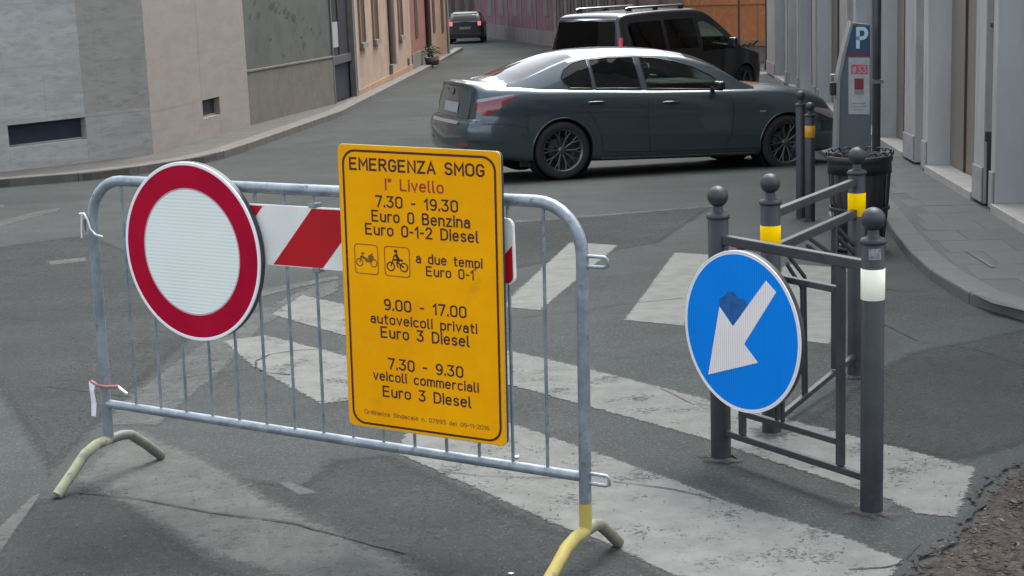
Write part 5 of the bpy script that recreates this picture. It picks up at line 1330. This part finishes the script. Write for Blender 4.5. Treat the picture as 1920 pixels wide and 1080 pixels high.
vw3 = [(2.48, 1.04), (2.46, 1.62), (2.66, 1.62), (2.95, 1.50), (3.38, 1.20), (3.50, 1.06)]
Pa, Pb = circ(.86, .34, .385), circ(3.92, .34, .385)
Xv = sorted(set([0, .01, .03, .05] + [round(.08 + .04 * i, 3) for i in range(117)] + [4.76])); Xv = [x for x in Xv if x <= 4.76]
sv = shell(Xv, sec_van, .5, [('x', vw1), ('y', vw2), ('z', vw3), ('a', Pa), ('b', Pb)], lambda v: Vector((v.x + (.10 * max(0, (v.z - 1.1) / .7) * max(0, 1 - v.x / .5) if v.x < .5 else 0), v.y, v.z)), 1, 19, capbulge=.04)
wsv = split(sv['body'], lambda c, f: 2.72 < c.x < 3.86 and abs(c.y) < .70 and c.z > 1.06)
vbody = finish(sv['body'], 'body', M_van, van)
finish(wsv, 'windscreen', M_glx, van)
for sd_ in (1, -1):
    for key, m_ in (('x', M_gld), ('y', M_gld), ('z', M_glx)): finish(sv[key, sd_], 'side_window', m_, van)
tv = bvh(vbody)
patch(tv, 'rear_window', [(0, -.70, 1.72), (0, .70, 1.72)], [(0, -.74, 1.16), (0, .74, 1.16)], None, M_gld, van, Xd, .006, 12, 6)
patch(tv, 'roof_edge_glint', [(0, -.70, 1.775), (0, .70, 1.775)], [(0, -.71, 1.745), (0, .71, 1.745)], None, M_steel, van, Xd, .01, 12, 1)  # added bright strip stands in for the pale reflection along the roof edge
patch(tv, 'number_plate', [(0, -.27, .98), (0, .27, .98)], [(0, -.27, .87), (0, .27, .87)], None, M_plate, van, Xd, .008, 6, 1)
for sg_ in (-1, 1):
    patch(tv, 'tail_lamp', [(0.02, sg_ * .83, 1.42), (.02, sg_ * .905, 1.42)], [(.02, sg_ * .83, 1.12), (.02, sg_ * .915, 1.12)], None, M_lampb, van, Vector((.85, -sg_ * .5, 0)).normalized(), .01, 4, 8)
    MB().tube([(.5, sg_ * .62, 1.93), (.56, sg_ * .62, 1.95), (2.25, sg_ * .62, 1.955), (2.32, sg_ * .62, 1.92)], .026, 8).build('roof_rail', M_steel, van)
    for x_ in (.6, 1.4, 2.2): MB().box((x_, sg_ * .62, 1.915), (.12, .05, .05)).build('rail_foot', M_black, van, bevel=.008)
    MB().box((3.36, sg_ * 1.03, 1.16), (.12, .2, .22)).build('door_mirror', M_van, van, bevel=.04)
    MB().box((3.36, sg_ * .92, 1.10), (.05, .12, .05)).build('mirror_arm', M_van, van)
    for cx in (.86, 3.92):
        wheel(van, (cx, sg_ * .82, .34), sg_, .34, .22, 5)
        MB().lathe([(.38, -.15 * sg_), (.385, .15 * sg_), (.0, .15 * sg_)], 32, M=Matrix.Rotation(R(90), 3, 'X'), c=(cx, sg_ * .75, .34)).build('wheel_well', M_black, van)
    seam(tv, 'door_gap', [(1.37, 0, 1.75), (1.36, 0, .35)], .012, M_black, van, Vector((0, -sg_, 0)))
    seam(tv, 'door_gap', [(2.41, 0, 1.72), (2.43, 0, .33)], .012, M_black, van, Vector((0, -sg_, 0)))
    patch(tv, 'head_lamp', [(4.35, sg_ * .8, .84), (4.6, sg_ * .7, .80)], [(4.35, sg_ * .8, .68), (4.6, sg_ * .7, .66)], None, M_lampc, van, Vector((-.6, -sg_ * .8, 0)).normalized(), .006, 6, 3)
for x_ in (2.2, 1.3):
    for y_ in (-.42, .42):
        st = MB().box((x_, y_, 1.08), (.14, .46, .34)).build('seat', M_seat, van, bevel=.04); MB().box((x_ - .03, y_, 1.32), (.1, .26, .18)).build('head_rest', M_seat, st, bevel=.03)
MB().box((2.2, 0, .62), (3.0, 1.5, .5)).build('cabin_floor', M_black, van)
MB().box((3.3, 0, .93), (.4, 1.5, .08)).build('dashboard', M_seat, van, bevel=.02)
MB().tube([(2.1, -.5, 1.93), (2.1, .5, 1.93)], .012, 6).build('roof_crossbar', M_steel, van)
MB().tube([(2.7, 0, 1.82), (2.6, 0, 1.99)], .004, 5).build('aerial', M_black, van)

# --- distant hatchback seen from behind; origin on the ground below its rear
fcar = empty('distant_car', (-1.72, 75.0, zg(76)), R(88), 'dark hatchback driving away at the far end of the street', 'car')
Wc = smooth_fn([(0, .70), (.06, .78), (.3, .84), (3.4, .84), (3.9, .74), (4.0, .6)])
zc_ = smooth_fn([(0, 1.02), (.06, 1.10), (.25, 1.30), (.5, 1.42), (1.2, 1.46), (2.1, 1.40), (2.7, 1.12), (3.0, .98), (3.7, .82), (4.0, .65)])
def sec_c(X):
    w, zr = Wc(X), zc_(X); h = max(0, min(1, (zr - .95) / .4)); b0 = .25; zrl = zr - .04 - .05 * h; P = []
    for k in range(15):
        z = b0 + (zrl - b0) * k / 14; y = w * (.95 + .05 * min(1, (z - b0) / .3)) - .22 * max(0, (z - .92) / .5); P.append((y, z))
    yr = P[-1][0]; return [(w * .6, b0)] + P + catmull([P[-1], (yr - .04, zr - .02), (yr * .6, zr - .002), (0, zr)], 3)[1:]
sf = shell([0, .02, .06] + [round(.12 + .08 * i, 3) for i in range(48)] + [4.0], sec_c, .5, [('w', [(.55, .98), (.65, 1.30), (1.9, 1.32), (2.5, .98)]), ('a', circ(.7, .31, .35)), ('b', circ(3.2, .31, .35))], None, 1, 14)
fb = finish(sf['body'], 'body', M_far, fcar); [finish(sf['w', k], 'side_window', M_gld, fcar) for k in (1, -1)]; tf = bvh(fb)
patch(tf, 'rear_window', [(0, -.50, 1.33), (0, .50, 1.33)], [(0, -.62, 1.06), (0, .62, 1.06)], None, M_glf, fcar, Xd, .01, 8, 4)
patch(tf, 'roof_spoiler', [(0, -.55, 1.42), (0, .55, 1.42)], [(0, -.56, 1.36), (0, .56, 1.36)], None, mat('pale_spoiler', (.14, .16, .17), rough=.4), fcar, Xd, .03, 8, 1)
patch(tf, 'number_plate', [(0, -.26, .78), (0, .26, .78)], [(0, -.26, .67), (0, .26, .67)], None, M_greyp, fcar, Xd, .012, 4, 1)
MB().box((-.02, 0, .42), (.12, 1.5, .16)).build('rear_bumper', M_black, fcar, bevel=.03)
M_lit = bpy.data.materials.new('lit_brake_lamp'); M_lit.use_nodes = True; bs = M_lit.node_tree.nodes['Principled BSDF']; bs.inputs['Base Color'].default_value = (.5, .05, .06, 1); bs.inputs['Emission Color'].default_value = (1, .25, .3, 1); bs.inputs['Emission Strength'].default_value = .22
for sg_ in (-1, 1):
    MB().box((.02, sg_ * .66, .92), (.12, .16, .20)).build('brake_lamp', M_lit, fcar, bevel=.03)
    for cx in (.7, 3.2): wheel(fcar, (cx, sg_ * .74, .31), sg_, .31, .18, 5)
MB().box((2, 0, .4), (3, 1.2, .3)).build('chassis', M_black, fcar)

# ------------------------------------------------------------ bits of litter
def scrap(px, py, s, label):
    p = G(px, py, .008); b = MB(); n = 9; vs = [(0, 0, s * .35)]
    for i in range(n):
        a = 2 * math.pi * i / n; rr_ = s * random.uniform(.6, 1.1); vs.append((rr_ * math.cos(a), rr_ * math.sin(a), random.uniform(0, s * .5)))
    b.add(vs, [(0, i + 1, (i + 1) % n + 1) for i in range(n)]); o = b.build('paper_scrap', M_paper); o.location = p; tag(o, label, 'litter')
scrap(968, 857, .012, 'white paper scrap lying on the painted stripe below the yellow sign')
scrap(958, 1076, .011, 'white paper scrap on the asphalt at the bottom edge of the picture')
